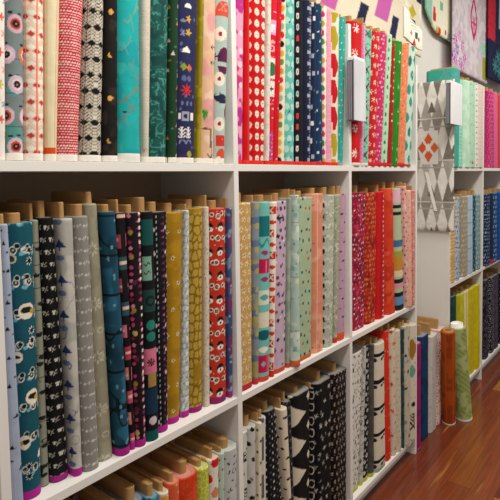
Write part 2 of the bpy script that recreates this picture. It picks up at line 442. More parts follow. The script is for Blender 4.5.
# ---------------------------------------------------------------- top row, left cubby
T1 = [
 B((5, 4.3), 'white cotton with small coral and blue blossoms', 'efe7df', [('M', 'f', ['e0705a', '8fb0c8', 'e8b0a0', 'd9c070'], 24, 30, 9, dict(st=.5, j=8, p=.9))]),
 B((23, 23), 'grey and teal cotton with big orange and lilac poppies', '83908f', [('n', '67a39c', 46, .52), ('H', '5d6b6c', 62, .02), ('M', 'e', '2c3238', 44, 56, 5, dict(st=.5, j=4, dy=17, dx=-12)), ('M', 'e', '2c3238', 44, 56, 4, dict(st=.5, j=4, dy=19, dx=3)), ('M', 'c', ['e2814a', 'dcc3cf', 'd8b4c4', 'd9c2d0'], 44, 56, 16, dict(st=.5, j=6, s=5, a=1.05)), ('M', 'c', ['c65a34', 'ecdbe0', 'efe2e2'], 44, 56, 10, dict(st=.5, j=6, s=5)), ('M', 'c', '3a1f2c', 44, 56, 6.5, dict(st=.5, j=6, s=5)), ('M', 'c', 'b98a8a', 44, 56, 2, dict(st=.5, j=6, s=5))], sel=WH),
 B((43, 42.9), 'cream cotton with columns of red triangles', 'e9dcc3', [('D', 'f0c8b4', 8, .3, .7), ('M', 'l', 'f3ece0', 22, 16, 9, dict(st=.5)), ('V', 'e58574', 22, .10, -1), ('M', 'd', 'cf4a44', 22, 32, 8, dict(st=.5, a=.75)), ('V', 'ee9a86', 22, .05, -.3)], sel=WH),
 B((56.5, 60), 'plain cream cotton with thin coral pinstripes', 'e8dcba', [('V', 'dc9a72', 24, .06, 3), ('V', 'd8b090', 24, .05, 9), ('S', 's', 'dc5a1e', -8, 18, 16, .55)], sel=WH),
 B((77.8, 82.5), 'red cotton covered in tiny white scales', 'cb3d45', [('M', 'h', 'f0dcd6', 6.4, 5.6, 2.5, dict(st=.5))], sel=WH),
 B((103.6, 104.7), 'bone cotton with columns of black triangles', 'd2cab9', [('Z', '6c665c', 7, .33, 8, 22), ('M', 'v', 'ddd6c6', 22, 33, 7, dict(st=.5, dy=16, a=1.4)), ('Z', '8f887a', 7, .2, -8, 22), ('M', 'd', '1a1818', 22, 33, 10, dict(st=.5, a=.7)), ('V', '55504a', 22, .07, -.7)], sel=WH),
 B((117, 117.3), 'black cotton with golden moons', '211d1b', [('n', '3a302a', 30, .6), ('M', 'c', ['dfae62', 'c99a58'], 60, 92, 6, dict(ou=-6)), ('M', 'c', '211d1b', 60, 92, 5.5, dict(ou=-6, dx=4, dy=3, p=.6, s=3)), ('M', 'c', '4f4238', 60, 92, 7, dict(ou=14, ov=40))], sel=WH),
 B((139.8, 139.5), 'bright turquoise cotton with tan bare branches', '28b4b2', [('n', '1fa8ac', 60, .5), ('n', '44bcb8', 34, .62), ('S', 'b', '86907f', -8, 150, 34), ('S', 'b', '86907f', -14, 108, 24, 1.3), ('S', 'b', '7fa89c', 2, 330, 22, 2), ('S', 'b', '7fa89c', -14, 260, 16, 1.6), ('S', 'b', '86907f', 2, 205, 16, -2), ('S', 'e', '3a4648', -20, 112, 5), ('S', 'b', '7fa89c', -8, 420, 22, 1.4)], sel=(.020, 'e9e6df')),
 B((148.3, 150.3), 'plain oatmeal cotton', 'd9cfc0', [('M', 'c', 'cfc3b0', 7, 7, 2, dict(st=.5)), ('S', 'w', 'b06a72', -8, 30, 8)], sel=WH),
 B((165.5, 168), 'deep teal cotton with tangled fern scrolls', '22605a', [('rg', '4c8f85', 17, .035), ('rg', '5a9c90', 26, .02), ('n', '17504c', 22, .6)], sel=WH),
 B((176.5, 178.6), 'dark green cotton with foxes and fallen leaves', '24492e', [('M', 't', ['ddb9ae', 'e4d4c8', 'c98a4e'], 40, 40, 6, dict(st=.5, j=16, p=.8)), ('M', 'e', ['a87c3c', '58866a'], 30, 34, 4, dict(st=.5, j=16, p=.6)), ('M', 'R', 'd8e0d2', 60, 86, 5, dict(ou=8, j=14))], sel=WH),
 B((193.7, 197), 'navy cotton with folk flowers in rows', '33355f', [('S', 'h', 'f0ece4', -8, 385, 11), ('S', 'e', '8c90ac', -22, 352, 8), ('S', 'f', 'e3b23a', -6, 358, 9), ('S', 'f', 'd8b040', -6, 325, 10), ('S', 'f', '9aa0b8', -22, 322, 8), ('S', 'h', 'f2eee6', -12, 275, 13), ('S', 'E', 'f2eee6', -12, 284, 7), ('S', 'd', 'e07a38', -2, 238, 10), ('S', 'd', '9aa83a', -20, 240, 10), ('M', 'E', '6c749a', 13, 16, 5, dict(p=.15)), ('S', 'c', '6a7298', -18, 212, 7), ('S', 'c', '6a7298', -2, 212, 7), ('S', 'F', 'e23a2c', -10, 182, 17), ('S', 'E', '767ea2', -22, 150, 6), ('S', 'E', '767ea2', -8, 150, 6), ('S', 'E', '767ea2', 6, 150, 6), ('S', 's', 'a8acbe', -12, 118, 11), ('S', 'c', '33355f', -12, 118, 6), ('S', 's', 'f0ece4', 10, 118, 5, 2), ('S', 's', 'f0ece4', -28, 118, 4, 2), ('S', 'y', 'f0ece4', -22, 78, 14), ('S', 'y', 'f0ece4', -2, 78, 14), ('S', 'a', '8c92b4', -20, 50, 10), ('S', 'a', '8c92b4', 0, 50, 10), ('S', 'c', 'b7a83a', 2, 22, 9), ('S', 'e', '4a3a6a', -16, 14, 15)], sel=WH),
 B((199.5, 202), 'olive gold cotton', '9d8c22', [('n', 'b0a030', 26, .56), ('M', 'd', 'd0c46a', 34, 58, 5, dict(st=.5, j=16, p=.5))], sel=WH),
 B((213, 215.8), 'peach cotton with one green sprouting stem', 'e6bfa2', [('n', 'edd0bb', 34, .55), ('S', 'v', '4f9a3e', -16, 135, 16, 1.7), ('S', 'v', '62a84a', -8, 152, 10, 2), ('S', 'l', '6e5a4a', -10, 92, 15, .5), ('S', 'R', '6e5a4a', 2, 66, 5, 5), ('S', 'R', '6e5a4a', 6, 36, 4, 6), ('S', 'X', '41505a', 2, 16, 10), ('S', 'Y', '4a5a66', 8, 305, 10), ('S', 'Y', '4a5a66', 8, 265, 10), ('n', 'e2a8a4', 60, .66)], sel=WH),
 B((224.4, 229), 'pale aqua cotton with coral fans and daisies', 'b7cbc2', [('S', 'h', 'd9604c', -6, 395, 26, 1.5), ('S', 'X', 'e88a74', -6, 420, 12), ('S', 'c', 'efe8da', -14, 347, 19), ('S', 'c', 'b03038', -14, 347, 6), ('S', 'h', '6b2854', 2, 275, 24, 1.6), ('S', 'h', '6b2854', -2, 262, 18, -1.2), ('S', 'Y', '2c3c50', -22, 288, 12), ('S', 'c', 'efe8da', -14, 228, 19), ('S', 'c', 'b03038', -14, 228, 6), ('S', 'l', '2e3654', -4, 175, 26), ('S', 'Y', '2e3654', -18, 182, 14), ('S', 'c', 'efe8da', -12, 108, 19), ('S', 'c', 'a03038', -12, 108, 6), ('S', 's', 'd4443a', -6, 62, 18, .8), ('M', 'x', 'eab0a0', 9, 9, 2, dict(p=.18)), ('S', 'h', 'd9604c', -2, 16, 20, 1.3), ('S', 'c', 'efe8da', -14, 10, 10), ('S', 'v', '7a2f5c', 16, 140, 24)], sel=WH),
]
do('T1', 'in the top-row left cubby', 0, 2, T1, (150, 10), ydef=.008)

# ---------------------------------------------------------------- top row, centre cubby
T2 = [
 B((242.2, 243.6), 'pink cotton with magenta brush blots', 'e9a9c4', [('n', 'c03a90', 34, .5), ('n', 'd8407a', 22, .62), ('M', 'c', 'f0d0dc', 30, 50, 8, dict(j=12, p=.6))], sel=RW),
 B((250, 249.4), 'solid bright red cotton', 'cf1620', [('V', 'dd4a44', 40, .05)], sel=RW),
 B((263.5, 264.7), 'red cotton with cream button dots', 'ca141f', [('M', 'c', 'efe0cc', 31, 33, 10.5, dict(ou=-12)), ('M', 'c', '8a6a5a', 31, 33, 1.8, dict(ou=-12, dx=-3)), ('M', 'c', '8a6a5a', 31, 33, 1.8, dict(ou=-12, dx=3))], sel=RW),
 B((267, 270), 'cream cotton with pale mint circles', 'e8e2d4', [('M', 'c', 'd0dcd0', 25, 33, 9, dict(st=.5)), ('H', 'e2c8b8', 60, .06)], sel=RW),
 B((273.2, 279.5), 'red and pink patchwork cotton with toy pictures', 'd3203a', [('B', 20, 100, 'c8458c'), ('M', 'w', 'e8b0d0', 14, 12, 5, dict(st=.5)), ('B', 100, 178, 'd8243a'), ('S', 's', 'efe6de', -12, 232, 24, .95), ('S', 'E', '2f7a4a', -6, 290, 14, 1.4), ('S', 's', '58b09a', -24, 232, 9, 1.8), ('S', 'x', '2a2a30', -8, 232, 8), ('B', 262, 326, 'efe4dc'), ('S', 'c', '3a8050', -10, 292, 21), ('B', 330, 396, 'd41c30'), ('S', 'o', 'f0a8b8', -8, 355, 11), ('S', 'e', 'f0a8b8', -6, 375, 10), ('B', 396, 440, 'e0a8c8'), ('S', 's', 'f0e6ec', -10, 416, 12), ('B', 445, 500, 'd6203a'), ('M', 'r', 'f2c0c8', 14, 14, 5, dict(ov=445, p=.12))], sel=RW),
 B((278, 281), 'narrow scarlet cotton', 'cc1c26', [('M', 'e', 'e8a0a0', 20, 40, 4, dict(j=10, p=.5))], sel=RW),
 B((284, 285.5), 'cream cotton with green yellow and black spots', 'eadfc6', [('M', 'c', ['d8b048', '6c9a4a', 'd43a34', '24262c', '9ac0a8', 'c8a040'], 26, 28, 10, dict(ou=-12, j=2))], sel=RW),
 B((293.5, 294), 'aqua cotton with pale buttons and tiny black marks', '74c0b4', [('M', 'c', 'b4ded2', 28, 34, 11, dict(ou=-8, st=.5)), ('M', 'X', '27383c', 26, 48, 4, dict(st=.5, j=10))], sel=RW),
 B((302.5, 302.5), 'black cotton with a column of white badges', '1b1c26', [('M', 'E', ['e8e2e0', 'd8d0dc', 'c8e0d8', 'e04844', 'efe6de'], 46, 36, 10, dict(ou=-16)), ('M', 'E', ['a86a7a', '3a3440', 'b04a4a'], 46, 36, 4.5, dict(ou=-16)), ('S', 's', '8a2a30', -40, 120, 9)], sel=RW),
 B((310, 311.2), 'navy cotton printed with ruler marks', '252a44', [('M', 'r', '7c849a', 60, 12, 8, dict(ou=8)), ('M', 'r', 'a8aec0', 60, 36, 14, dict(ou=4)), ('V', '4a5068', 60, .03, 12)], sel=RW),
 B((316.4, 316.4), 'dark navy cotton with small white houses', '22304e', [('M', 's', ['e8e6e2', 'a8b4c4'], 34, 58, 6, dict(ou=-14, j=14, a=1.3)), ('M', 't', '6a7890', 30, 40, 4, dict(j=12, p=.5))], sel=RW),
 B((322, 321.5), 'blue cotton with scattered white stars', '1f4366', [('M', 'F', ['e0e8ea', '88b0bc'], 26, 34, 5, dict(st=.5, j=12))], sel=(.014, 'c8302c')),
 B((326, 327.5), 'white cotton with pink and green polka dots', 'eee6dc', [('M', 'c', ['d8386a', '5f9a48', 'd8425a', 'c8b048'], 26, 32, 11, dict(ou=-14, j=2))], sel=(.014, 'd8302c')),
 B((331, 331), 'soft pink cotton', 'e6a2b6', [('M', 'c', 'efc4d0', 9, 9, 2.4, dict(st=.5))], sel=RW),
 B((338, 340.5), 'cream cotton with large red olive and green armchairs', 'ecdfcd', [('M', '6', ['c8202c', 'b8a82e', '3f8a2c', 'c8202c'], 100, 96, 34, dict(ou=-26, ov=28, a=1.25, s=4))], sel=RW),
 B((343, 345.6), 'sea green cotton with white flecks', '3fa99c', [('M', 'c', 'cfe8e0', 20, 26, 2.4, dict(st=.5, j=9))], sel=(.012, '9a9890')),
]
do('T2', 'in the top-row centre cubby', 1, 2, T2, (150, 30), ydef=.010)

# ---------------------------------------------------------------- top row, right cubby
T3 = [
 B((360, 362), 'red cotton with white starbursts', 'cc1a22', [('M', 'F', 'efe2da', 80, 96, 20, dict(ou=-16, j=10)), ('M', 'c', 'cc1a22', 80, 96, 6, dict(ou=-16, j=10))], sel=(.012, 'e8ded4')),
 B((361.8, 364.5), 'lilac pink cotton', 'dc9cc0', [('M', 'c', 'e8c0d6', 12, 14, 3, dict(st=.5))], sel=(.012, 'e8ded4'), top=24),
 B((368.5, 372), 'mint cotton with dark crossing twigs', '8fc8ae', [('M', 'X', '5a3a44', 60, 70, 18, dict(ou=-18, j=14)), ('rg', '3f8a74', 50, .02), ('M', 'l', '3f8a70', 40, 50, 9, dict(st=.5, j=14))], sel=(.012, 'e8ded4'), top=29),
 B((375.5, 379), 'red cotton with cream blossoms', 'c92334', [('M', 'f', ['efd8b8', 'e8c8b0'], 30, 36, 11, dict(st=.5, j=8)), ('M', 'c', 'd86048', 30, 36, 4, dict(st=.5, j=8, s=6))], sel=(.016, 'd22830'), top=31),
 B((381.5, 386), 'magenta cotton with pink specks', 'c23a72', [('M', 'c', ['e890a8', 'd84a58', 'f0c0c8'], 16, 18, 4.5, dict(st=.5, j=7))], sel=(.016, 'd22830'), top=32),
 B((389.5, 391.5), 'mint cotton with forest green ovals', 'b2dcbc', [('M', 'E', ['2f7a58', '5aa080', '2a6a50'], 28, 40, 9, dict(ou=-14, j=6)), ('M', 'c', 'd8b870', 28, 40, 4, dict(dy=18))], sel=(.016, 'd22830'), top=33),
 B((393, 395), 'narrow brick red cotton', 'a82a22', [('M', 'c', 'e8d8b0', 24, 30, 4, dict(j=10, p=.6))], sel=(.012, 'd22830'), top=42),
 B((398, 402), 'vivid grass green cotton with white sparks', '2f8c28', [('M', 'X', 'e4efd6', 38, 54, 7, dict(j=18, p=.7)), ('n', '268022', 40, .55)], top=41),
 B((405, 408.5), 'coral orange cotton with rust flecks', 'e08a62', [('M', 'd', ['c04a38', 'f0c0a0'], 22, 26, 4.5, dict(st=.5, j=8))], sel=(.016, 'd22830'), top=43),
 B((411, 415), 'pale mint cotton with large teal leaves', 'c0d8c8', [('M', 'v', ['2f8e86', '3a9a8a', '2a7e7a'], 44, 66, 26, dict(st=.5, j=10, ou=-10)), ('M', 'c', 'c8a890', 44, 66, 5, dict(j=10))], sel=(.012, 'c8402c'), top=46),
]
do('T3', 'in the top-row right cubby', 2, 2, T3, (150, 55), ydef=-.003)

# ---------------------------------------------------------------- middle row, left cubby
BEAR = dict(st=.5, ou=-14, ov=14, s=9)
M1 = [
 B((16, 5.5), 'pale blue cotton with black birds', 'a9b3c6', [('M', 't', '22262e', 22, 54, 5, dict(j=14)), ('M', 'l', '343a48', 26, 40, 4, dict(st=.5, j=12, p=.7))], bot=499, top=226, y=.012),
 B((38, 32.4), 'teal cotton with white bear faces and berries', '1f5d6c', [
    ('M', 'c', '7ab4c0', 22, 62, 4, dict(dy=24, j=8)),
    ('M', 'o', 'e9e4d6', 21, 62, 7, dict(ou=6, ov=32, j=3, s=3, a=1.2)), ('M', 'c', '15242c', 21, 62, 5, dict(ou=6, ov=32, j=3, s=3, a=1.2)), ('M', 'c', 'd8d2c4', 21, 62, 2, dict(ou=6, ov=32, j=3, s=3)),
    ('M', 'c', '14222a', 20, 62, 5.5, dict(ou=-12, ov=32, j=10, s=8, dy=6)), ('M', 'g', 'cfd8d0', 20, 62, 6, dict(ou=-12, ov=32, j=10, s=8, dy=6)),
    ('S', 'c', 'e9e2d0', 2, 378, 14.8, 1.05), ('S', 'e', '26221e', 2, 380, 10.1, 1.2), ('S', 'c', 'c9a03a', 12, 376, 5.5),
    ('S', 'c', 'e9e2d0', -20, 290, 11.7), ('S', 'e', '2a2622', -20, 290, 7.0), ('S', 'c', 'e9e2d0', 8, 205, 14.8, 1.05), ('S', 'e', '26221e', 8, 207, 10.1, 1.2), ('S', 'c', 'c9a03a', 16, 202, 5.5),
    ('S', 'c', 'e9e2d0', -14, 118, 13.3, 1.1), ('S', 'e', '26221e', -12, 119, 8.6, 1.2), ('S', 'c', 'c9a03a', -22, 117, 4.7),
    ('S', 'F', 'efeadf', 10, 318, 8.6), ('S', 'F', 'efeadf', 10, 338, 8.6), ('S', 'c', '15242c', 10, 318, 4.7), ('S', 'c', '15242c', 10, 338, 4.7),
    ('S', 'F', 'efeadf', 10, 475, 8.6), ('S', 'F', 'efeadf', 10, 496, 8.6), ('S', 'c', '15242c', 10, 475, 4.7), ('S', 'c', '15242c', 10, 496, 4.7), ('S', 'c', 'c8c8b0', -20, 482, 9.4), ('S', 'c', '3d4a3e', -20, 482, 6.2),
    ('S', 'F', 'efeadf', -8, 48, 8.6), ('S', 'F', 'efeadf', -8, 68, 8.6), ('S', 'c', '15242c', -8, 48, 4.7), ('S', 'c', '15242c', -8, 68, 4.7), ('S', 'h', 'efe6d6', 22, 78, 7.8, 2)], bot=497, top=224, sel=MG),
 B((43.5, 33.8), 'grey green cotton with thin dark wires', '9a9c8c', [('rg', '2d2f2c', 34, .02), ('H', '4a4c46', 46, .03), ('M', 'l', '2a2c2a', 30, 58, 9, dict(j=10))], bot=488, top=222),
 B((63.2, 54.2), 'black cotton with white goblets and squiggles', '1b1a1a', [('M', 'e', 'cfcabe', 22, 25, 4, dict(st=.5, s=3)), ('M', 'c', 'd8d4ca', 22, 25, 2.2, dict(st=.5, dy=-4)), ('M', 'w', 'b4b0a6', 22, 25, 6, dict(st=.5, dx=9, a=.9)), ('M', 'a', 'b4b0a6', 22, 25, 4.5, dict(st=.5, dx=9, dy=-8))], bot=481, top=219, sel=(.014, 'a02480')),
 B((79.2, 72.5), 'light grey cotton with navy trees', 'b4b2aa', [('n', 'c6c3ba', 40, .5), ('rg', '86868a', 44, .012), ('M', 't', '33416e', 52, 74, 15, dict(ou=-18, ov=20, a=.7, s=2)), ('M', 'R', '33416e', 52, 74, 5, dict(ou=-18, ov=20, dy=-10)), ('M', 'e', '6a7a98', 52, 74, 12, dict(ou=-20, ov=20, dy=-30))], bot=477, top=220, sel=MG),
 B((95.6, 88.7), 'mid grey cotton with small white keys', '95928c', [('M', 'c', 'd6d2ca', 24, 26, 2.8, dict(st=.5, s=3)), ('M', 'x', 'c8c4bc', 24, 26, 4.5, dict(st=.5, dx=9)), ('M', 'd', 'd0ccc4', 24, 26, 2.6, dict(st=.5, dx=-9, dy=3))], bot=470, top=217.5),
 B((108.8, 98.6), 'khaki linen with cream lace sprigs', 'a19c86', [('n', 'aba690', 30, .5), ('M', 'F', 'cfcab6', 40, 120, 16, dict(ou=-8, ov=60)), ('M', 'c', 'a19c86', 40, 120, 6, dict(ou=-8, ov=60)), ('M', 'o', 'c8c2ae', 20, 60, 7, dict(ov=30, p=.5))], bot=460, top=205),
 B((126.5, 116.5), 'dark teal cotton with black brush strokes and raindrops', '24566a', [('n', '1c4656', 60, .55, .5), ('n', '33708a', 44, .62), ('H', '16242c', 88, .06, 20), ('rg', '16282f', 66, .018, .6), ('M', 's', '7fa0b0', 40, 64, 3, dict(j=20)), ('M', 'v', '6a98a8', 30, 48, 6, dict(st=.5, j=14, p=.5))], bot=456, top=213, sel=MG),
 B((131, 128.5), 'black cotton with pink and red blocks', '1d191d', [('M', 's', ['c85a72', 'd87a8c', '3a5f66', 'e0948c', 'b04a5a'], 30, 52, 11, dict(st=.5, j=6, p=.85, a=1.4)), ('M', 'r', 'e8c0b8', 30, 52, 8, dict(st=.5, j=4))], bot=452, top=214, sel=MG),
 B((144.6, 140.3), 'black cotton with rose and white dotted stripes', '221a20', [('M', 'c', ['c84a78', '8a2a52', 'd88aa0'], 22, 15, 4.6, dict(p=.8, ou=-16, j=3)), ('M', 's', 'e4dcd0', 44, 17, 3.6, dict(ou=8, p=.75)), ('M', 'c', ['a08a3a', 'c8b060', '6a2a4a'], 44, 60, 6, dict(ou=-12, j=8))], bot=446.5, top=214, sel=MG),
 B((157.5, 153.5), 'black cotton with big teal cards and a pink square', '1a1c20', [('S', 's', '1f5c58', -6, 505, 18, 1.7), ('S', 's', '88b09c', -10, 420, 12, 2.4), ('S', 'w', '1a2c2a', -10, 430, 9), ('S', 'w', '1a2c2a', -10, 410, 9), ('S', 's', '2a4f4a', -4, 342, 20, 1.3), ('S', 'o', '16302e', -4, 342, 13), ('S', 'c', '2f8a7c', -4, 284, 12), ('S', 'c', '2f8a7c', -4, 256, 12), ('S', 's', 'd87c98', -6, 196, 20, 1.5), ('S', 'F', '3a1a2a', -6, 194, 12), ('S', 's', 'a88a50', -4, 150, 11, 1.6), ('S', 's', '1d3a52', -4, 98, 20, 1.6), ('S', 'c', 'd8c4cc', -4, 50, 10), ('B', 0, 26, '16605c'), ('M', 'r', 'b05a8a', 60, 50, 6, dict(ou=24, j=10))], bot=440.5, top=213),
 B((168, 168.8), 'black cotton with beaded white and magenta stripes', '1d1b22', [('M', 'E', ['e0dcd2', 'a8c8b8', 'd8d0c8'], 30, 14, 3.2, dict(ou=-12)), ('M', 'E', ['c0488a', 'd070a0', '8a3a68'], 30, 16, 4, dict(ou=3)), ('M', 'v', 'dcd8d0', 30, 60, 6, dict(ou=-20, j=6))], bot=431, top=213, sel=MG),
 B((179.6, 183), 'mustard cotton with sparse white clover heads', 'b38c1e', [('n', 'a8821a', 30, .56), ('M', 'f', 'efe6c8', 32, 66, 6.5, dict(st=.5, ou=-10)), ('M', 'c', '8a6a18', 32, 66, 2.5, dict(st=.5, ou=-10))], bot=422, top=213, sel=MG),
 B((189.5, 189), 'white cotton with pale grey leaf trellis', 'c9cfcd', [('vo', '9aa6aa', 15, .16), ('M', 'v', 'dfe2de', 14, 20, 6, dict(st=.5))], bot=416.5, top=211.5, sel=MG),
 B((202, 202), 'mustard cotton with pebble outlines', 'c0a24a', [('vo', '8f6f18', 17, .2, .7), ('n', 'a88624', 60, .6)], bot=411, top=209, sel=(.015, '9a2074')),
 B((209.4, 209), 'cream cotton with tiny brown speckles', 'dcd3c2', [('M', 'e', ['9a7a5a', 'a8506a', '8a8478'], 12, 13, 1.8, dict(st=.5, j=7, p=.7, rot=3)), ('rg', 'c4b8a4', 16, .02)], bot=407, top=208),
 B((225.8, 225), 'tomato red cotton with dog faces and paws', 'c8402c', [
    ('M', 'c', 'f0b0a0', 20, 24, 2, dict(st=.5, j=8, p=.5)),
    ('M', 'c', '1d1b1c', 36, 66, 12, dict(ou=-6, j=6, s=4)), ('M', 'e', 'efe8dc', 36, 66, 11, dict(ou=-6, j=6, s=4, dy=-6, a=1.3)), ('M', 'c', '1d1b1c', 36, 66, 3.4, dict(ou=-6, j=6, s=4, dy=-6)),
    ('M', 'c', 'efe6d8', 36, 66, 8.5, dict(ou=-16, ov=33, j=8, s=6)), ('M', 'c', '1d1b1c', 36, 66, 5.5, dict(ou=-16, ov=33, j=8, s=6)), ('M', 'c', 'c8a04a', 36, 66, 2.4, dict(ou=-16, ov=33, j=8, s=6)),
    ('M', 'c', 'efe6d8', 36, 66, 6.5, dict(ou=4, ov=36, j=6, s=7)), ('M', 'c', '26201e', 36, 66, 4, dict(ou=4, ov=36, j=6, s=7))], bot=401.5, top=209.5, sel=(.018, '8f1f62')),
 B((231, 230), 'dusty blue cotton with plum patches', '4c5f86', [('n', '7d4a7c', 34, .56), ('n', '8ea0b8', 24, .64), ('M', 'c', 'a8b4c8', 30, 44, 4, dict(j=14))], bot=399, top=209.5, sel=(.018, 'a02880')),
]
do('M1', 'in the middle-row left cubby', 0, 1, M1, (400, 240))

# ---------------------------------------------------------------- middle row, centre cubby
M2 = [
 B((251.5, 250.8), 'golden tan cotton with cream blossoms', 'c9a468', [('M', 'f', 'ead9b2', 24, 26, 10, dict(st=.5, j=3)), ('M', 'c', 'b08a4a', 24, 26, 3.2, dict(st=.5, j=3, s=1))], bot=382.5, top=204, sel=(.018, 'b8283a')),
 B((258.8, 260), 'dusty blue and olive plaid cotton', '8d97a2', [('n', 'a8a472', 40, .5), ('H', '6f7f9a', 70, .3), ('M', 'c', 'b0a870', 30, 64, 9, dict(j=8))], bot=378, top=203, sel=(.018, 'c8323c')),
 B((269, 269.5), 'aqua cotton with bold teal and magenta shapes', '7fc4bb', [('S', 's', '1f7c80', -12, 480, 26, 1.2), ('S', 'w', '2f9490', -12, 430, 24), ('S', 's', 'c8205c', -12, 358, 22, 1.0), ('S', 'R', 'e8809c', -6, 358, 6, 3), ('S', 'l', 'a83a7c', -10, 400, 16), ('S', 'l', 'a83a7c', -10, 318, 16), ('B', 240, 285, 'dfe4d2'), ('S', 'l', '62b0a8', -10, 262, 18), ('B', 170, 215, 'e2dcc4'), ('S', 'e', '176a72', -12, 145, 26, 1.2), ('S', 's', 'cc2258', -12, 55, 22, 1.3), ('S', 'd', '7fc4bb', -12, 55, 10), ('S', 'R', 'e46a8c', 2, 55, 7, 3.4), ('S', 'l', 'efeae0', -12, 100, 20)], bot=375, top=203, sel=(.016, 'd84a36')),
 B((274.5, 276), 'ivory cotton with scarlet brush marks', 'eee4d6', [('M', 's', 'd23c22', 40, 70, 15, dict(ou=-14, j=6, a=.8)), ('M', 'X', 'eee4d6', 40, 70, 10, dict(ou=-14, j=6, s=1)), ('M', 'l', 'd8482c', 40, 70, 14, dict(ou=-10, ov=34))], bot=372, top=203, sel=(.02, 'c8381e')),
 B((285, 286), 'lilac cotton with tiny mixed toys', 'c9b2c4', [('M', 's', ['8a3a58', '2f3038', '6a5a78', 'a84a60'], 26, 30, 5.5, dict(st=.5, j=14, p=.85, rot=3)), ('M', 'l', ['3a3a44', 'efe6ea', '4a3a58'], 24, 34, 6, dict(st=.5, j=14, p=.7, rot=3)), ('S', 'Y', '2a2630', -14, 500, 16)], bot=365.5, top=202, sel=(.015, 'c84a30')),
 B((290, 291), 'narrow grey green cotton', '9fac9c', [('n', 'b2bcaa', 30, .5)], bot=360, top=199, sel=(.015, 'c0502c')),
 B((307.5, 301.5), 'pale mint cotton with faint blue villages', 'b4c9bf', [('n', 'cddace', 34, .5), ('M', 's', ['8fb4b8', 'dfe4d8', '9cb0a8', 'e2d8b8'], 34, 44, 8, dict(st=.5, j=14, p=.8)), ('H', '88a09a', 60, .02), ('M', 'd', ['3a4648', '5f7c80'], 30, 36, 3.4, dict(st=.5, j=14, p=.6))], bot=358, top=196, sel=(.022, 'c8663c')),
 B((311, 311.5), 'sage cotton with scattered dark motifs', 'aebf9f', [('M', 's', ['2f6a6c', '3a4a44', 'b86a48'], 28, 36, 4.8, dict(st=.5, j=14, p=.8))], bot=351, top=198, sel=(.015, 'c8602c')),
 B((322.5, 322.5), 'salmon pink cotton', 'dc9478', [('n', 'e6ab92', 40, .5), ('V', 'efc6b0', 60, .06, -20), ('M', 'e', 'c46a4a', 40, 46, 5, dict(j=14, p=.4))], bot=345, top=194.5),
 B((332.4, 333.5), 'pale grey cotton with black crescents', 'b9beae', [('M', 'a', 'd5d8ca', 40, 42, 18, dict(st=.5)), ('M', 'E', '1f1f22', 72, 42, 9, dict(ou=-36)), ('rg', '8f9488', 30, .02)], bot=341, top=196),
 B((337, 339), 'moss green cotton with pale vines', 'aab094', [('rg', 'd2d4ba', 24, .035), ('rg', '8a9274', 34, .02)], bot=337.5, top=196, sel=(.02, 'c03a2a')),
 B((345, 345.6), 'mauve cotton with short dark dashes', 'c4a0b4', [('M', 'r', ['3a2c3a', '8a4a62', '2c2630'], 34, 36, 6.5, dict(st=.5, j=8, p=.85))], bot=333.5, top=195, sel=(.03, 'd8582c')),
]
do('M2', 'in the middle-row centre cubby', 1, 1, M2, (330, 240))

# ---------------------------------------------------------------- middle row, right cubby
M3 = [
 B((364, 364.8), 'crimson cotton with white blossom sprays', '9c2444', [('n', '84203a', 40, .52), ('n', 'c03a5a', 30, .6), ('M', 'f', ['efd8d8', 'e0b0b8'], 16, 20, 4.6, dict(st=.5, j=9, p=.6)), ('M', 'c', 'd04a5c', 18, 18, 4, dict(st=.5, j=6, p=.5))], y=0.026, top=193),
 B((375, 375.6), 'rust red cotton with small orange flowers', 'b23226', [('M', 'f', ['d8643a', 'e09a5a', 'c88040'], 18, 20, 7, dict(st=.5, j=8)), ('n', '8f2620', 26, .6)], y=0.024, top=193.5),
 B((386, 385), 'bright red cotton with a dotted white stripe', 'cf2226', [('V', 'b81a20', 90, .35, -20), ('M', 'd', 'f0c8c0', 90, 22, 5.5, dict(ou=6, j=6)), ('M', 'd', 'e88a80', 90, 15, 4, dict(ou=14))], y=0.018, top=192.5),
 B((396.5, 394.3), 'plain orange red cotton', 'd4492c', [('n', 'c8402a', 46, .5), ('n', 'dd5f3c', 40, .62)], y=0.012, top=189),
 B((404, 402), 'multicoloured banded cotton', 'b9c4a4', [('B', 505, 560, 'e2b8c8'), ('B', 478, 492, '1f2428'), ('B', 445, 460, '24282c'), ('B', 300, 330, '4a7a98'), ('B', 250, 278, 'a8a84a'), ('B', 190, 250, 'c8953a'), ('B', 160, 190, 'e0d4b0'), ('B', 130, 150, '22262c'), ('B', 104, 130, 'd8a0a8'), ('B', 66, 84, '1d2024'), ('B', 25, 66, '6f98b8'), ('B', 0, 25, '2a2a2c')], y=0.006, top=189),
 B((408, 407), 'pink cotton with rows of black dots', 'e4b0a8', [('M', 'c', '2c2426', 26, 22, 4.4, dict(st=.5)), ('n', 'eac6c0', 40, .5)], y=-0.003, top=187),
 B((412, 412.5), 'peach cotton with red sprigs', 'e3b4a0', [('M', 'l', ['c86a5a', 'e8d0c0'], 22, 20, 5, dict(st=.5, j=7, rot=3))], y=-0.008, top=191),
 B((415, 415.5), 'rosy cotton with white flecks', 'd89a90', [('M', 'd', ['f0dcd2', 'b85a5a'], 20, 20, 4.4, dict(st=.5, j=7))], y=-0.012, top=191),
]
do('M3', 'in the middle-row right cubby', 2, 1, M3, (300, 240))

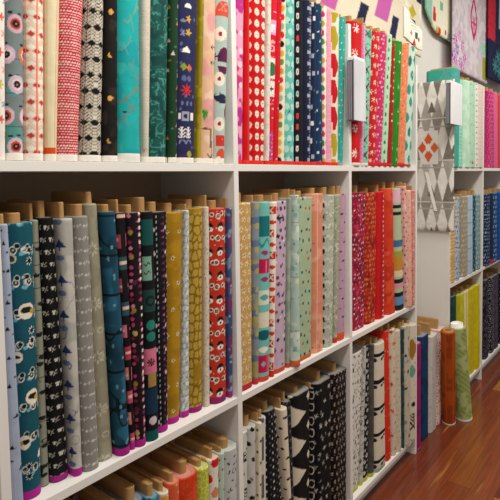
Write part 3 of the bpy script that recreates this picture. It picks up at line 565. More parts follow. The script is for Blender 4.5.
# ---------------------------------------------------------------- bottom row, left cubby (only the upper ends can be seen)
B1 = [
 B((80, 80), 'slate cotton', '5c6068', [], y=.02),
 B((107, 107), 'plum cotton', '7c2f5c', [('n', '6a2850', 30, .5)], y=.02, hd=1),
 B((127, 127), 'rose pink cotton', 'd88a9c', [('n', 'e09aaa', 30, .5)], y=.02),
 B((143, 142.5), 'royal blue cotton', '2a6488', [('n', '235878', 40, .5)], y=.03),
 B((158, 157.5), 'teal blue cotton with ink marks', '3a7f98', [('M', 'l', '1c3040', 26, 30, 8, dict(st=.5, j=12, rot=3)), ('n', '58a0b4', 40, .6)], y=.025),
 B((168.5, 168), 'cream cotton with teal and amber spots', 'e6d8c0', [('M', 'c', ['2f9a86', 'e0a83a', 'd8803a'], 42, 40, 13, dict(ou=-4, ov=10, j=3))], y=.022),
 B((178.8, 178.5), 'coral orange cotton with pale specks', 'dc6a44', [('M', 'x', 'f2c4a0', 18, 20, 3, dict(st=.5, j=8))], y=.022),
 B((196.5, 196.5), 'vermilion cotton', 'd84a24', [('n', 'dd5a34', 30, .5), ('vo', 'cc4220', 22, .06)], y=.02),
 B((208.7, 208.5), 'lime cotton with leaf veins', 'b9c436', [('vo', 'dfe28a', 15, .14), ('rg', 'd8dc7c', 24, .02)], y=.02),
 B((218, 218), 'white cotton with red and yellow apples', 'ebe2d8', [('M', 'c', ['cf2f2c', 'd8b23a', 'd4402c', 'e0906a'], 40, 42, 13, dict(ou=-2, st=.5, j=4)), ('M', 'v', '5a8a48', 40, 42, 4, dict(ou=-2, st=.5, dy=15))], y=.02),
 B((224, 224), 'pale mint cotton with ink dots', 'bcd0c0', [('M', 'c', '4a5a58', 26, 30, 3, dict(st=.5, j=10))], y=.02),
 B((236.5, 236.5), 'light grey cotton with fine black lettering marks', 'c5c8c4', [('M', 'r', '33363a', 22, 24, 4.6, dict(st=.5, j=12, p=.7, rot=3)), ('M', 'k', '26282c', 36, 50, 7, dict(j=14, p=.6))], y=.02),
]
do('B1', 'in the bottom-row left cubby', 0, 0, B1, (495, 470), hdef=.532)

# ---------------------------------------------------------------- bottom row, centre cubby
B2 = [
 B((247, 247), 'white cotton with tall black grass', 'd3d0c6', [('M', 'y', '1d1c1c', 40, 56, 16, dict(st=.5, j=10)), ('M', 'l', '2a2828', 26, 40, 6, dict(j=12, rot=3))], y=.02),
 B((255.5, 255.5), 'ash white cotton with black swallows', 'c4c3bc', [('M', 'l', '1b1b1c', 40, 52, 12, dict(st=.5, j=14, rot=1.5)), ('M', 'X', '242424', 44, 60, 7, dict(j=16, p=.7))], y=.02),
 B((259.3, 259), 'cream cotton with brown dots', 'e3dac4', [('M', 'c', '4a3a34', 26, 34, 4.4, dict(st=.5))], y=.016),
 B((265.8, 265.5), 'ivory cotton with grey oval tokens', 'd8d4ca', [('M', 's', '6e6a70', 60, 120, 13, dict(ou=-16, ov=40, a=2.9)), ('M', 'R', 'a29ea4', 60, 120, 13, dict(ou=-16, ov=40, a=2)), ('V', '8c8888', 40, .06, 8)], y=.02),
 B((281, 274.5), 'black cotton with a line of white dots', '1d1f22', [('M', 'c', 'd4d4d0', 34, 24, 4, dict(ou=-8)), ('M', 'c', '6a7072', 34, 24, 3, dict(ou=9, ov=12))], y=.026, taper=.03),
 B((286.3, 286), 'slanting cream cotton with black dashes', 'e0d4bf', [('M', 'e', '211f20', 36, 36, 8, dict(st=.5, j=4))], y=.012, taper=.03),
 B((295.3, 294.6), 'charcoal cotton with fine grey scales', '232527', [('M', 'g', '5c6264', 13, 14, 5.4, dict(st=.5)), ('M', 'c', '7c8284', 13, 14, 1.6, dict(st=.5))], y=.02),
 B((309.5, 309.5), 'black and cream cotton of large triangles', '1b1a1b', [('M', '>', 'dcd3bd', 200, 104, 46, dict(ou=-30, ov=20)), ('M', 'd', 'dcd3bd', 200, 104, 10, dict(ou=26, ov=72, a=1.6))], y=.02),
 B((314.5, 314.3), 'black cotton with white wire loops', '1d1c1d', [('M', 'g', 'cfcac0', 44, 46, 15, dict(ou=-12, j=6)), ('M', 'd', '1d1c1d', 44, 46, 8, dict(ou=-12))], y=.02),
 B((330.5, 330.5), 'black cotton with pale scattered petals', '181719', [('M', 'x', ['a8a49c', 'c8c4ba'], 38, 46, 9, dict(st=.5, j=16, p=.8, rot=3)), ('M', 'h', '8f8b85', 36, 42, 7, dict(j=16, p=.6, rot=3))], y=.02),
 B((346, 346), 'black cotton with cream lattice beads', '1e1a1a', [('M', 'E', 'b4a596', 22, 30, 7.5, dict(st=.5)), ('M', 'E', '2a2422', 22, 30, 3.2, dict(st=.5)), ('M', 'd', '8a7d72', 22, 30, 5, dict(dy=15, st=.5, dx=11))], y=.02),
]
do('B2', 'in the bottom-row centre cubby', 1, 0, B2, (495, 405))

# ---------------------------------------------------------------- bottom row, right cubby
B3 = [
 B((360, 362), 'white cotton with black ink scribbles', 'ddd9d0', [('M', 'l', '201f20', 22, 26, 6, dict(st=.5, j=12, rot=3, p=.85)), ('M', 'c', '26242a', 26, 34, 3.4, dict(j=14)), ('M', 'R', '1d1c1e', 30, 60, 8, dict(j=14, p=.6))], y=0.024, top=353, sel=YL),
 B((363.5, 364.5), 'pale grey cotton with fine twigs', 'c9c7bc', [('rg', '6a6862', 20, .035)], y=0.022, top=350, sel=YL),
 B((368.2, 369), 'black and white diamond check cotton', '26262a', [('M', 'd', 'd6d4cc', 24, 24, 8.5, dict(st=.5)), ('M', 'c', '26262a', 24, 24, 3, dict(st=.5))], y=0.022, top=348, sel=YL),
 B((376, 374.5), 'charcoal grey cotton', '55534f', [('n', '605e59', 16, .5)], y=0.014, top=347, sel=YL),
 B((385, 384.3), 'cream cotton with broad black brush bands', 'ddd4c0', [('H', '1e1c1c', 118, .13, 40), ('M', 'l', '2a2826', 50, 118, 14, dict(ov=84)), ('M', 'l', '3a2028', 70, 118, 10, dict(ov=90, ou=20))], y=0.006, top=344, sel=(.018, '9aa890')),
 B((390.2, 389), 'vermilion red cotton', 'd93c26', [('M', 'w', 'efb09a', 30, 60, 7, dict(j=14))], y=0.010, top=330),
 B((396, 396), 'cream cotton with peach roses', 'dccfb9', [('M', 'f', ['d88a5a', 'e0b090', 'c46a5a'], 40, 62, 13, dict(st=.5, j=10)), ('M', 'c', 'a84a3a', 40, 62, 5, dict(st=.5, j=10, s=1)), ('M', 'l', 'a8ac90', 34, 44, 6, dict(j=12))], y=0.004, top=331),
 B((401, 400.5), 'beige cotton with tiny leaves', 'd4c9b2', [('M', 'l', ['a89a7c', 'b88a6c'], 22, 28, 5, dict(st=.5, j=9, rot=3))], y=0.000, top=333),
 B((404, 404), 'narrow dark teal cotton', '2f4f56', [('n', '3c6068', 30, .5), ('M', 'c', 'a86a4a', 40, 70, 6, dict(j=12))], y=-0.003, top=332),
 B((410, 409.8), 'stone cotton with ink polygons', 'c8c0ac', [('M', 's', ['24303a', '8a8678'], 44, 80, 7, dict(st=.5, j=16)), ('rg', '9a9484', 44, .015)], y=-0.008, top=328),
 B((415.5, 416), 'cream cotton with mustard hexagon and maroon sprig', 'd8d0bd', [('S', 'd', 'a87c2e', -22, 455, 42, 1.3), ('S', 'd', '7fa698', -22, 345, 30, 1.1), ('S', 'X', '5c2a34', -16, 70, 22), ('S', 'y', '5c2a34', -16, 110, 26), ('S', 'c', '24303a', -14, 180, 12), ('M', 'l', 'a0584a', 40, 60, 5, dict(j=14, p=.4))], y=-0.013, top=327),
]
do('B3', 'in the bottom-row right cubby', 2, 0, B3, (425, 365))

# ---------------------------------------------------------------- far bookcase
X0 = XU2 + TH / 2; X1 = X0 + W
S1 = [
 B((458.8, 459.5), 'sea green cotton with teal specks', '5cab9f', [('M', 'c', '2f8a86', 16, 18, 3, dict(st=.5, j=8, p=.7)), ('n', '48a898', 50, .55)], y=.015, top=68, side=.16, hmax=.66),
 B((463, 463), 'mint cotton with white checks', '8ed0b6', [('M', 's', 'b8e2d0', 22, 22, 6, dict(st=.5))], y=.02, top=79),
 B((469.5, 469.5), 'very pale mint cotton', 'c0dfc8', [('n', 'cfe8d4', 40, .5)], y=.02, top=80),
 B((475, 475), 'pale green cotton with faint trees', 'b6d8be', [('M', 't', '8fbfa4', 44, 60, 10, dict(st=.5, j=12)), ('S', 'l', 'c85a6a', -20, 30, 20)], y=.02, top=81),
 B((478, 478.5), 'white cotton with black dashes', 'e4e2da', [('M', 'l', '2a2c2c', 30, 34, 8, dict(ou=-14))], y=.02, top=82),
 B((482.5, 482.8), 'blush cotton with pale flecks', 'd9c8bc', [('M', 'c', 'e8dcd2', 20, 24, 4, dict(st=.5))], y=.02, top=84),
]
do('S1', 'in the far bookcase top left cubby', 0, 2, S1, (150, 100), x0=X0)
S2 = [
 B((494, 493.5), 'magenta cotton with dark pink lattice', 'c03a78', [('M', 'g', 'e080a8', 26, 30, 10, dict(st=.5)), ('M', 'X', '8a2454', 26, 30, 4, dict(st=.5))], y=.02, top=90),
 B((497, 497), 'orchid pink cotton', 'd26a96', [], y=.02, top=92),
 B((501, 501), 'cherry pink cotton with coral stripe', 'c03a62', [('V', 'd8703a', 60, .3)], y=.02, top=94),
 B((506, 506), 'raspberry cotton', 'a82a5c', [], y=.02, top=96),
]
do('S2', 'in the far bookcase top right cubby', 0, 2, S2, (150, 100), x0=X1)
U1 = [
 B((454.8, 455), 'gold and cream cotton of small crosses', 'd2a860', [('M', 'x', 'efe4c4', 20, 20, 7, dict(st=.5))], y=.02, top=203),
 B((459.5, 459.5), 'white cotton with blue wave marks', 'b8c4cc', [('M', 'w', '2f5a98', 30, 26, 11, dict(st=.5, j=6)), ('M', 'l', '3a68a8', 30, 30, 8, dict(st=.5, j=10))], y=.02, top=202),
 B((467.5, 467.5), 'taupe cotton with cream petals', 'a49a84', [('M', 'f', 'c8bfa6', 26, 30, 9, dict(st=.5, j=6))], y=.02, top=199),
 B((472.6, 472.6), 'powder blue cotton with pinstripes', '9fb4cc', [('V', 'c8d4e0', 14, .4), ('H', '7f98b8', 80, .05)], y=.02, top=199),
 B((475.5, 475.5), 'inky teal cotton with pale dots', '2f5866', [('M', 'c', '9ab8bc', 22, 28, 4, dict(st=.5))], y=.02, top=199),
 B((480.4, 480.4), 'grey teal cotton with light leaves', '7f9c9c', [('M', 'v', 'b8ccc8', 24, 32, 9, dict(st=.5, j=6))], y=.02, top=198),
]
do('U1', 'in the far bookcase middle left cubby', 0, 1, U1, (260, 215), x0=X0)
U2 = [
 B((490, 490), 'navy cotton with white confetti', '263250', [('M', 'c', ['a8b4c8', '7c8cab'], 20, 24, 5, dict(st=.5, j=8))], y=.02, top=199),
 B((493.2, 493.2), 'midnight blue cotton', '1c2c54', [], y=.02, top=198, sel=(.03, 'b02840')),
 B((496.8, 496.8), 'blue green cotton with pale rings', '1f4c78', [('M', 'o', '9ac0cc', 30, 34, 9, dict(st=.5))], y=.02, top=197),
 B((501.5, 501.5), 'cobalt blue cotton', '234e96', [], y=.02, top=196),
 B((507, 507), 'ultramarine cotton', '1d3f86', [], y=.02, top=196),
]
do('U2', 'in the far bookcase middle right cubby', 0, 1, U2, (250, 215), x0=X1)
V1 = [
 B((456.2, 456), 'bottle green cotton', '20463a', [('n', '2a5446', 30, .5)], y=.02, top=298),
 B((460, 460), 'chartreuse cotton', 'b0ac22', [('n', 'bcb82e', 30, .5)], y=.022, top=297),
 B((464.2, 464), 'citron cotton', 'c0bc2a', [('n', 'ccc834', 30, .5)], y=.02, top=296),
 B((468.5, 468.5), 'primrose cotton with ivory stripe', 'd2c66a', [('V', 'e6dca8', 40, .3)], y=.02, top=293),
 B((474, 474), 'lemon yellow cotton', 'c8b81a', [('n', 'd0c020', 30, .5)], y=.02, top=290),
 B((479.6, 479.6), 'bright yellow cotton, widest', 'd0c414', [('n', 'c8bc10', 40, .5)], y=.012, top=287),
]
do('V1', 'in the far bookcase bottom left cubby', 0, 0, V1, (340, 305), x0=X0)
V2 = [
 B((488.3, 488.3), 'black cotton with lilac bubbles', '1d1a22', [('M', 'g', '7c7488', 20, 22, 8, dict(st=.5, j=5))], y=.02, top=282),
 B((494, 494), 'black cotton with white snow specks', '1b1c22', [('M', 'c', 'b4b4bc', 15, 15, 3.2, dict(st=.5, j=6))], y=.02, top=279),
 B((498, 498), 'dusky purple cotton', '4a4258', [('M', 'd', '7a7088', 18, 20, 4, dict(st=.5))], y=.02, top=277),
 B((503, 503), 'jet black cotton with grey ticks', '17181c', [('M', 'l', '8a8c92', 24, 24, 5, dict(st=.5, rot=3))], y=.02, top=275),
]
do('V2', 'in the far bookcase bottom right cubby', 0, 0, V2, (320, 295), x0=X1)

# ---------------------------------------------------------------- bolts standing on the floor in the gap
G_ = [
 B((420.6, 420.8), 'magenta cotton', 'a0246c', [('n', '8c1e5e', 40, .55)], y=.0, top=346, sel=(.012, 'b04a80')),
 B((428, 428.2), 'navy blue cotton', '1d456e', [('n', '183a60', 40, .5)], y=.015, top=337, pr=.05),
 B((436, 437), 'off white cotton with faint creases', 'cfcbc4', [('rg', 'b8b4ac', 40, .015)], y=.01, top=337, pr=.06),
 B((440.3, 444.5), 'white cotton with red chain links', 'e8d6cc', [('M', 'g', 'c83a34', 26, 28, 10, dict(st=.5)), ('M', 'c', 'd0544a', 26, 28, 4, dict(st=.5, dy=14))], y=.01, top=331, taper=.03, pr=.05),
]
row('standing on the floor between the bookcases', 'fabric bolts on the floor between the bookcases', 0, 3 * W + TH / 2 + .003, XU2 - TH / 2, G_, (425, 345), gapok=True, hdef=.56)
# ---- round rolls of cloth leaning in the gap
def roll(p0, p1, r, base, layers, label, sel, corecol, prot, seed):
    t = empty('fabric_roll', (p0[0], p0[1], p0[2])); p0 = np.array(p0, float); p1 = np.array(p1, float)
    ax = p1 - p0; Lh = np.linalg.norm(ax); ax /= Lh; e1 = np.cross(ax, (0, 1, 0)); e1 /= np.linalg.norm(e1); e2 = np.cross(ax, e1)
    def tube(name, rads, mt, painted, org):
        n = 48; V = []; Fc = []; uu = []; vv = []
        for rr, zz in rads:
            for k in range(n):
                g = 2 * math.pi * k / n; wv = 1 + .03 * math.sin(3 * g + zz * 7)
                c = p0 + ax * zz + (e1 * math.cos(g) + e2 * math.sin(g)) * rr * wv
                if zz <= .0005: c = c - ax * (c[2] - p0[2] - .001) / ax[2]
                V.append(c - org); uu.append((g - math.pi) * rr * 1000); vv.append(zz * 1000)
        for j in range(len(rads) - 1):
            for k in range(n): Fc.append((j * n + k, j * n + (k + 1) % n, (j + 1) * n + (k + 1) % n, (j + 1) * n + k))
        Fc.append(tuple(range(n))[::-1]); Fc.append(tuple(range((len(rads) - 1) * n, len(rads) * n)))
        me = mesh(name, V, Fc, True)
        if painted: set_print(me, paint(np.array(uu), np.array(vv), base, layers, seed))
        return link(name, me, mt, t)
    zs = [(r, z) for z in np.linspace(0, Lh, 110)]
    tube('fabric', zs + [(r * .97, Lh + .002), (r * .8, Lh + .003), (r * .6, Lh)], M_FAB, True, p0)
    tube('core', [(r * .72, .02), (r * .72, Lh + prot), (r * .6, Lh + prot), (r * .6, Lh + prot - .02)], corecol, False, p0)
    if sel: tube('selvage', [(r * 1.0, .0012), (r * 1.02, .002), (r * 1.02, sel[0]), (r * .99, sel[0] + .001)], selmat(sel[1]), False, p0)
    return tag(t, label, 'fabric roll')
gb = hit(464, 418.5, 2, 0); gt = hit(457, 327, 1, -.049)
roll(gb, gt, .045, 'a3b070', [('D', '8c9c58', 30, .45, .9), ('n', 'b4bf88', 40, .55)], 'pale green striped cloth roll leaning on the front of the far bookcase', (.014, 'd8d4c6'), M_PAPER, .024, 901)
ob = hit(448.8, 422, 2, 0); ot = hit(447.8, 331, 1, -.044)
roll(ob, ot, .037, 'b85c22', [('n', 'a04c18', 46, .5), ('V', 'c06828', 40, .1)], 'burnt orange cloth roll leaning behind the pale green one', (.012, 'd8d0c4'), M_CORE, .012, 902)
print('rolls', gb, gt, ob, ot)
# ================================================================= bookcases
def bookcase(name, xs, x_first, label, ncol, back_top):
    t = empty('bookcase', (x_first + ncol * W / 2, DEP / 2, 0))
    for k in range(ncol + 1):
        x = x_first + k * W
        box('side_panel' if k in (0, ncol) else 'divider', x - TH / 2, x + TH / 2, 0, DEP, 0, SIDETOP if k in (0, ncol) else DIVTOP, M_SHELF, t)
    for z in SHELF:
        for k in range(ncol):
            x = x_first + k * W
            box('shelf', x + TH / 2, x + W - TH / 2, .0006, DEP, z - TH, z, M_SHELF, t, .0008)
    for k in range(ncol):
        x = x_first + k * W
        box('plinth', x + TH / 2, x + W - TH / 2, .045, .06, 0, PL - .0005, M_SHELF, t, .0008)
        box('back_panel', x + TH / 2, x + W - TH / 2, DEP - .006, DEP, PL, DIVTOP, M_BACK, t, 0)
    return tag(t, label, 'bookcase')
bookcase('bookcase', None, 0, 'long white bookcase of nine open cubbies nearest the camera', 3, 0)
bookcase('bookcase', None, XU2, 'white bookcase at the far right beyond the narrow gap', 2, 0)

# ================================================================= room
def struct(o): o['kind'] = 'structure'; return o
YW = DEP + .012
struct(box('floor', -2.2, 7, -2.6, YW, -.05, 0, M_FLOOR, None, 0))
struct(box('wall_back', -2.2, 7, YW, YW + .1, 0, 3.2, M_WALL, None, 0))

# ================================================================= cloths
def cloth(name, P0, ex, ey, nrm, nu, nv, w, hgt, base, layers, seed, outline_fn=None, thick=.012, puff=.004, label=None, cat=None, group=None, wav=0, parent=None):
    """quilted sheet: origin P0 (top left), ex right, ey down, nrm towards the room"""
    P0, ex, ey, nrm = map(lambda a: np.array(a, float), (P0, ex, ey, nrm))
    us = np.linspace(0, w, nu); vs = np.linspace(0, 1, nv)
    Ug = np.repeat(us[None], nv, 0); lo = np.array([outline_fn(q / w)[1] if outline_fn else 1. for q in us]) * hgt
    hi = np.array([outline_fn(q / w)[0] if outline_fn else 0. for q in us]) * hgt
    Vg = hi[None] + (lo - hi)[None] * vs[:, None]
    edge = np.minimum.reduce([Ug / .02, (w - Ug) / .02, (Vg - hi[None]) / .02, (lo[None] - Vg) / .02]); edge = np.clip(edge, 0, 1) ** .5
    d = thick * .5 * edge + puff * (fnoise(Ug.ravel() * 1000, Vg.ravel() * 1000, 24, seed).reshape(Ug.shape) - .5) * edge + wav * np.sin(Ug / w * 9) * .5
    front = P0 + Ug[..., None] * ex + Vg[..., None] * ey + (d + .004)[..., None] * nrm
    back = P0 + Ug[..., None] * ex + Vg[..., None] * ey + (wav * np.sin(Ug / w * 9) * .5 - thick * .45 * edge - .003)[..., None] * nrm
    V = np.vstack([front.reshape(-1, 3), back.reshape(-1, 3)]); n = nu * nv
    c = paint(Ug.ravel() * 1000, -Vg.ravel() * 1000, base, layers, seed)
    fs = []
    for j in range(nv - 1):
        for i in range(nu - 1):
            a = j * nu + i; fs.append((a, a + nu, a + nu + 1, a + 1)); fs.append((n + a, n + a + 1, n + a + nu + 1, n + a + nu))
    for i in range(nu - 1):
        fs.append((i, i + 1, n + i + 1, n + i)); a = (nv - 1) * nu + i; fs.append((a + 1, a, n + a, n + a + 1))
    for j in range(nv - 1):
        a = j * nu; fs.append((a + nu, a, n + a, n + a + nu)); a = j * nu + nu - 1; fs.append((a, a + nu, n + a + nu, n + a))
    org = V.mean(0)
    me = mesh(name, V - org, fs, True); set_print(me, np.vstack([c, c]))
    o = link(name, me, M_QUILT, parent); o.location = org
    if parent: o.location = Vector(org) - parent.location
    if label: tag(o, label, cat, group)
    return o

def wall_cloth(name, x0px, x1px, ytop, ybot, Y, base, layers, seed, label, fn=None, z1=None, **k):
    a = hit(x0px, ybot, 1, Y); b = hit(x1px, ybot, 1, Y); zb = hit((x0px + x1px) / 2, ybot, 1, Y)[2]
    zt = z1 if z1 else hit((x0px + x1px) / 2, ytop, 1, Y)[2]
    w = b[0] - a[0]; hh = zt - zb
    print(name, 'w', round(w, 2), 'h', round(hh, 2), 'zb', round(zb, 2), 'x', round(a[0], 2))
    return cloth(name, (a[0], Y, zt), (1, 0, 0), (0, 0, -1), (0, -1, 0), max(20, int(w / .008)), max(20, int(hh / .008)), w, hh, base, layers, seed, fn, label=label, cat='quilt', group=None, **k)
# ---- quilts hung on the wall above the bookcases
def on(px, py, Y, x0, zt):           # where a patch sits on a quilt, in mm from its top left corner
    h = hit(px, py, 1, Y); return (h[0] - x0) * 1000, (h[2] - zt) * 1000
ZQ = 2.95
Y1 = DEP - .03; x1 = hit(306, 30, 1, Y1)[0]
def q1(px, py): return on(px, py, Y1, x1, ZQ)
L1 = [('rg', 'dccfb6', 30, .02), ('n', 'efe6d4', 60, .6), ('M', 'p', ['c96aa8', '2c3050', 'c8b84a', '2c3050'], 330, 260, 70, dict(st=.5, ov=-40, p=.8))]
L1 += [('S', 's', 'e2d8c2', *q1(372, 22), 420, .55), ('S', 'p', '2b2f4c', *q1(361, 13), 66, .75), ('S', 'p', 'c66aac', *q1(383, 4), 120, .8), ('S', 'p', '2b2f55', *q1(392.5, 28), 62, 1.0), ('S', 'd', 'c2b23c', *q1(411, 12), 60, .7), ('S', 'p', 'c66aac', *q1(330, -8), 100, .8)]
wall_cloth('hanging_quilt', 306, 420.5, 0, 31, Y1, 'e2d8c2', L1, 71, 'cream patchwork quilt with pink and navy slanted patches above the near bookcase', z1=ZQ)
Y2 = DEP - .022; x2 = hit(425, 36, 1, Y2)[0]
def q2(px, py): return on(px, py, Y2, x2, ZQ)
L2 = [('M', 'p', ['8fc0a8', 'd0b070', 'c8ccb0'], 190, 130, 26, dict(st=.5, p=.4, j=40)), ('S', 's', '9cc8b4', *q2(427, 5), 70, 4), ('S', 's', 'e6e2cc', *q2(448, 6), 330, .9)]
for a_, b_, c_, s_ in ((433, 17, 'c83a3a', 26), (433, 10, 'd8504a', 20), (451, 14, 'cc3236', 26), (451, 19, 'b83030', 22), (438, 32, 'd04638', 24), (444, 33, 'c8503a', 18), (447, 37, '8fc0a8', 24), (440, 7, '7fb8a0', 26), (455, 26, '8fc0a8', 26), (436, 30, 'c8b060', 20)):
    L2.append(('S', 's', c_, *q2(a_, b_), s_, 1.1))
wall_cloth('hanging_quilt', 425, 462, 0, 38, Y2, 'dcdcc6', L2, 72, 'cream quilt with rounded corner, mint binding and red house prints on the wall', fn=lambda t: (0, 1 - .20 * max(0, 1 - t / .35) ** 2), z1=ZQ)
Y3 = DEP - .06; x3 = hit(452, 74, 1, Y3)[0]
def q3(px, py): return on(px, py, Y3, x3, ZQ)
L3 = [('n', 'd4ccd0', 60, .5), ('S', 'v', 'c02f6c', *q3(472.5, 20), 175, .95), ('S', 'v', 'cdbfca', *q3(472.5, 20), 120, .95), ('S', 'F', 'c8407c', *q3(472.5, 24), 60, 1.4), ('S', 'v', 'cdbfca', *q3(472.5, 10), 40, 1.5),
      ('S', 's', 'a8c8b8', *q3(483, 50), 110, .45), ('S', 's', 'a6a04a', *q3(484, 70), 90, 1.0), ('S', 'R', 'c8c4b4', *q3(478.5, 68), 90, .8)]
for i_, (a_, b_) in enumerate(((454, 40), (458, 36), (456, 50), (461, 46), (454, 60), (459, 62), (463, 58), (461, 68), (452.8, 54))):
    L3.append(('S', 'F', ('b83a9a', 'c84aa4', '8a5ab0')[i_ % 3], *q3(a_, b_), 46, 1.0)); L3.append(('S', 'c', 'e0b0d0', *q3(a_, b_), 14, 1.0))
wall_cloth('hanging_quilt', 452, 486.5, 0, 76, Y3, 'c6bbc2', L3, 73, 'hanging grey lilac quilt with magenta leaf and flower motifs', z1=ZQ)
Y4 = DEP - .09; x4 = hit(487.5, 84, 1, Y4)[0]
def q4(px, py): return on(px, py, Y4, x4, ZQ)
L4 = [('S', 's', 'c43448', *q4(490, 0), 140, 2.7), ('M', 'w', '8a2030', 40, 50, 14, dict(st=.5, p=.35)), ('S', 's', 'bdbcc0', *q4(512, 0), 520, .72), ('S', 's', '28304e', *q4(500, 64), 800, .18)]
for a_, b_ in ((494, 66), (498, 72), (502, 62), (497, 58), (504, 74)): L4.append(('S', 'F', '4f8f92', *q4(a_, b_), 90, .8))
wall_cloth('hanging_quilt', 487.5, 512, 0, 84, Y4, '28304e', L4, 74, 'navy, teal and red quilt hanging at the far right edge', z1=ZQ)

# ---- folded geometric quilt hung against the outer side of the far bookcase
XP = XU2 - TH / 2 - .018
zq = hit(437, 231, 0, XP)[2]; yq0 = hit(454, 160, 0, XP)[1]; yq1 = .25
hq = SIDETOP - .004 - zq; wq = yq1 - yq0
def qp(px, py):
    h = hit(px, py, 0, XP - .02); return (yq1 - h[1]) * 1000, (h[2] - SIDETOP) * 1000
greys = ['958e86', 'aaa49c', '857e76', 'bdb8b0', '9c958d']
LP = [('M', 't', greys, 62, 236, 31, dict(ou=4, ov=-30, a=2.3, s=31)), ('M', 'T', greys, 62, 236, 31, dict(ou=4, ov=88, a=2.3, s=32)),
      ('M', 'E', 'e9e6e0', 62, 236, 12, dict(ou=35, ov=-30, a=4)), ('M', 't', '77706a', 124, 236, 22, dict(ou=35, ov=-26, a=1.7)),
      ('S', 's', 'e6e3dc', *qp(429, 147), 50, 1.9), ('S', 'd', 'de6c40', *qp(428, 139), 24, 1.6), ('S', 'd', 'de6c40', *qp(428, 155), 24, 1.6), ('S', 'd', 'd8683e', *qp(422, 147), 26, 1.3), ('S', 'd', 'de7448', *qp(434, 147), 24, 1.3), ('S', 'd', 'efe6da', *qp(428, 147), 16, 1.6)]
for yy in (126, 167, 208): LP.append(('S', 's', 'b0aaa2', qp(436, yy)[0], qp(436, yy)[1], 200, .016))
q = cloth('hanging_folded_quilt', (XP, yq1, SIDETOP - .004), (0, -1, 0), (0, 0, -1), (-1, 0, 0), 90, 220, wq, hq, 'e2dfd8', LP, 75, None, .022, .003, 'folded grey and white triangle quilt hung against the far bookcase side', 'quilt')
a, b2 = hit(426, 172, 0, XP - .022), hit(435.5, 211, 0, XP - .022)
vs = []
for dx in (-.0200, -.0188):
    for p, s in ((a, -1), (a, 1), (b2, 1), (b2, -1)): vs.append((XP + dx - q.location.x, p[1] + s * .0085 - q.location.y, p[2] - q.location.z))
rb = link('paper_tag', mesh('paper_tag', vs, [(0, 1, 2, 3), (7, 6, 5, 4), (0, 4, 5, 1), (1, 5, 6, 2), (2, 6, 7, 3), (3, 7, 4, 0)]), M_PAPER, q)
rb['label'] = 'long white paper tag'

# ---- packs of clear sleeves hung on the front edges of two uprights
def sleeves(xa, xb, yt, yb, Yf, Yb, label, front):
    p, r = hit(xa, (yt + yb) / 2, 1, Yf), hit(xb, (yt + yb) / 2, 1, Yf)
    zt, zb = hit((xa + xb) / 2, yt, 1, Yf)[2], hit((xa + xb) / 2, yb, 1, Yf)[2]
    x0, x1 = p[0], r[0]
    t = empty('hanging_sleeve_pack', ((x0 + x1) / 2, Yb, zb))
    n = 4; d = (Yb - Yf) / n
    for k in range(n):
        y1 = Yb - k * d
        if k == n - 1: 
            box('backing_card', x0, x1 - .004, y1 - d * .5, y1 - d * .2, zb + .002, zt - .006, M_GREYPAGE, t, .001)
            box('front_sleeve', x0, x1, y1 - d, y1 - d * .55, zb, zt, front, t, .002)
        else:
            box('sleeve', x0 + .002, x1 - .002, y1 - d * .32, y1, zb + .004, zt - .01, M_SILVER, t, .001)
            box('backing_card', x0, x1 - .004, y1 - d * .85, y1 - d * .40, zb + .002, zt - .006, M_GREYPAGE, t, .001)
    box('header_clip', x0 + .005, x1 - .005, Yf + d * .3, Yb, zt - .004, zt + .010, M_WHITEP, t, .002)
    return tag(t, label, 'plastic sleeves')
sleeves(354.5, 366, 60, 121, -.036, -.002, 'pack of clear plastic sleeves hung on the near bookcase divider', M_CLEAR)
sleeves(451, 462.5, 84, 125, -.062, -.034, 'white plastic sleeve pack hung beside the grey triangle quilt', M_WHITEP)

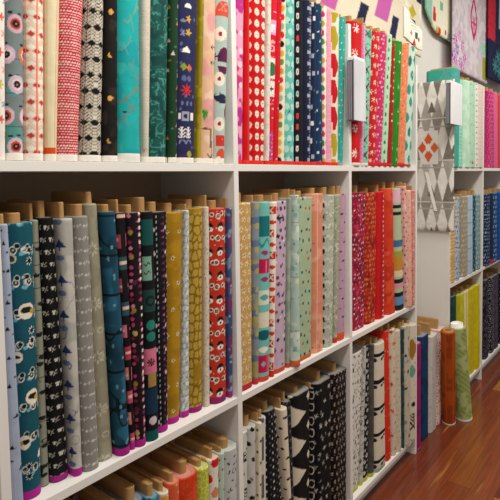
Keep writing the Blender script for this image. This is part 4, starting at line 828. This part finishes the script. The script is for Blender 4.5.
# ---- printed cloth sample draped over the end bolts of the top right cubby
ys = .0
a, b2 = hit(403.5, 40, 1, ys), hit(421.5, 40, 1, ys); zt, zb = hit(411, 11, 1, ys)[2], hit(411, 46, 1, ys)[2]
def qs(px, py): return on(px, py, ys, a[0], zt)
cloth('cloth_sample', (a[0], ys, zt), (1, 0, 0), (0, 0, -1), (0, -1, 0), 70, 70, b2[0] - a[0], zt - zb, 'e6dfd0', [
    ('S', 'T', '9ca250', *qs(410, 15), 34, .6), ('S', 'r', '9a9c94', *qs(413, 24), 50, .12), ('S', 'r', '9a9c94', *qs(413, 27), 40, .12), ('S', 'r', 'b0b0a8', *qs(414, 30), 44, .1),
    ('S', 's', '2f6a62', *qs(415, 36), 17, .9), ('S', 't', 'cf3a44', *qs(413, 42), 24, .8), ('S', 'd', 'd0606a', *qs(410, 33), 14), ('S', 'c', 'cf3a44', *qs(417.5, 40), 11)],
    76, lambda t: (.30 * t if t < .25 else (.30 - .30 * (t - .25) / .2 if t < .30 else .24 + .25 * (t - .3)), .84 + .16 * min(1, t * 1.4) - .1 * max(0, t - .8)), .005, .002,
    'small cream printed cloth sample draped over the end of the top right cubby', 'cloth sample')

# ================================================================= light
w = bpy.data.worlds.new('world'); SC.world = w; w.use_nodes = True
bg = w.node_tree.nodes['Background']; bg.inputs['Color'].default_value = (1, .955, .89, 1); bg.inputs['Strength'].default_value = .33
def area(x, y, z, sx, sy, e, col, rx=0, ry=0):
    l = bpy.data.lights.new('ceiling_lamp', 'AREA'); l.shape = 'RECTANGLE'; l.size = sx; l.size_y = sy; l.energy = e; l.color = col
    o = bpy.data.objects.new('ceiling_lamp', l); o.location = (x, y, z); o.rotation_euler = (rx, ry, 0); COL.objects.link(o)
for x, e in ((.25, 27), (1.95, 21), (3.7, 17)):
    area(x, -.8, 2.8, 1.2, .35, e, (1, .95, .87), math.radians(12))
SC.view_settings.view_transform = 'Standard'; SC.view_settings.look = 'None'
SC.view_settings.gamma = 1; SC.view_settings.use_curve_mapping = False; SC.view_settings.exposure = .15
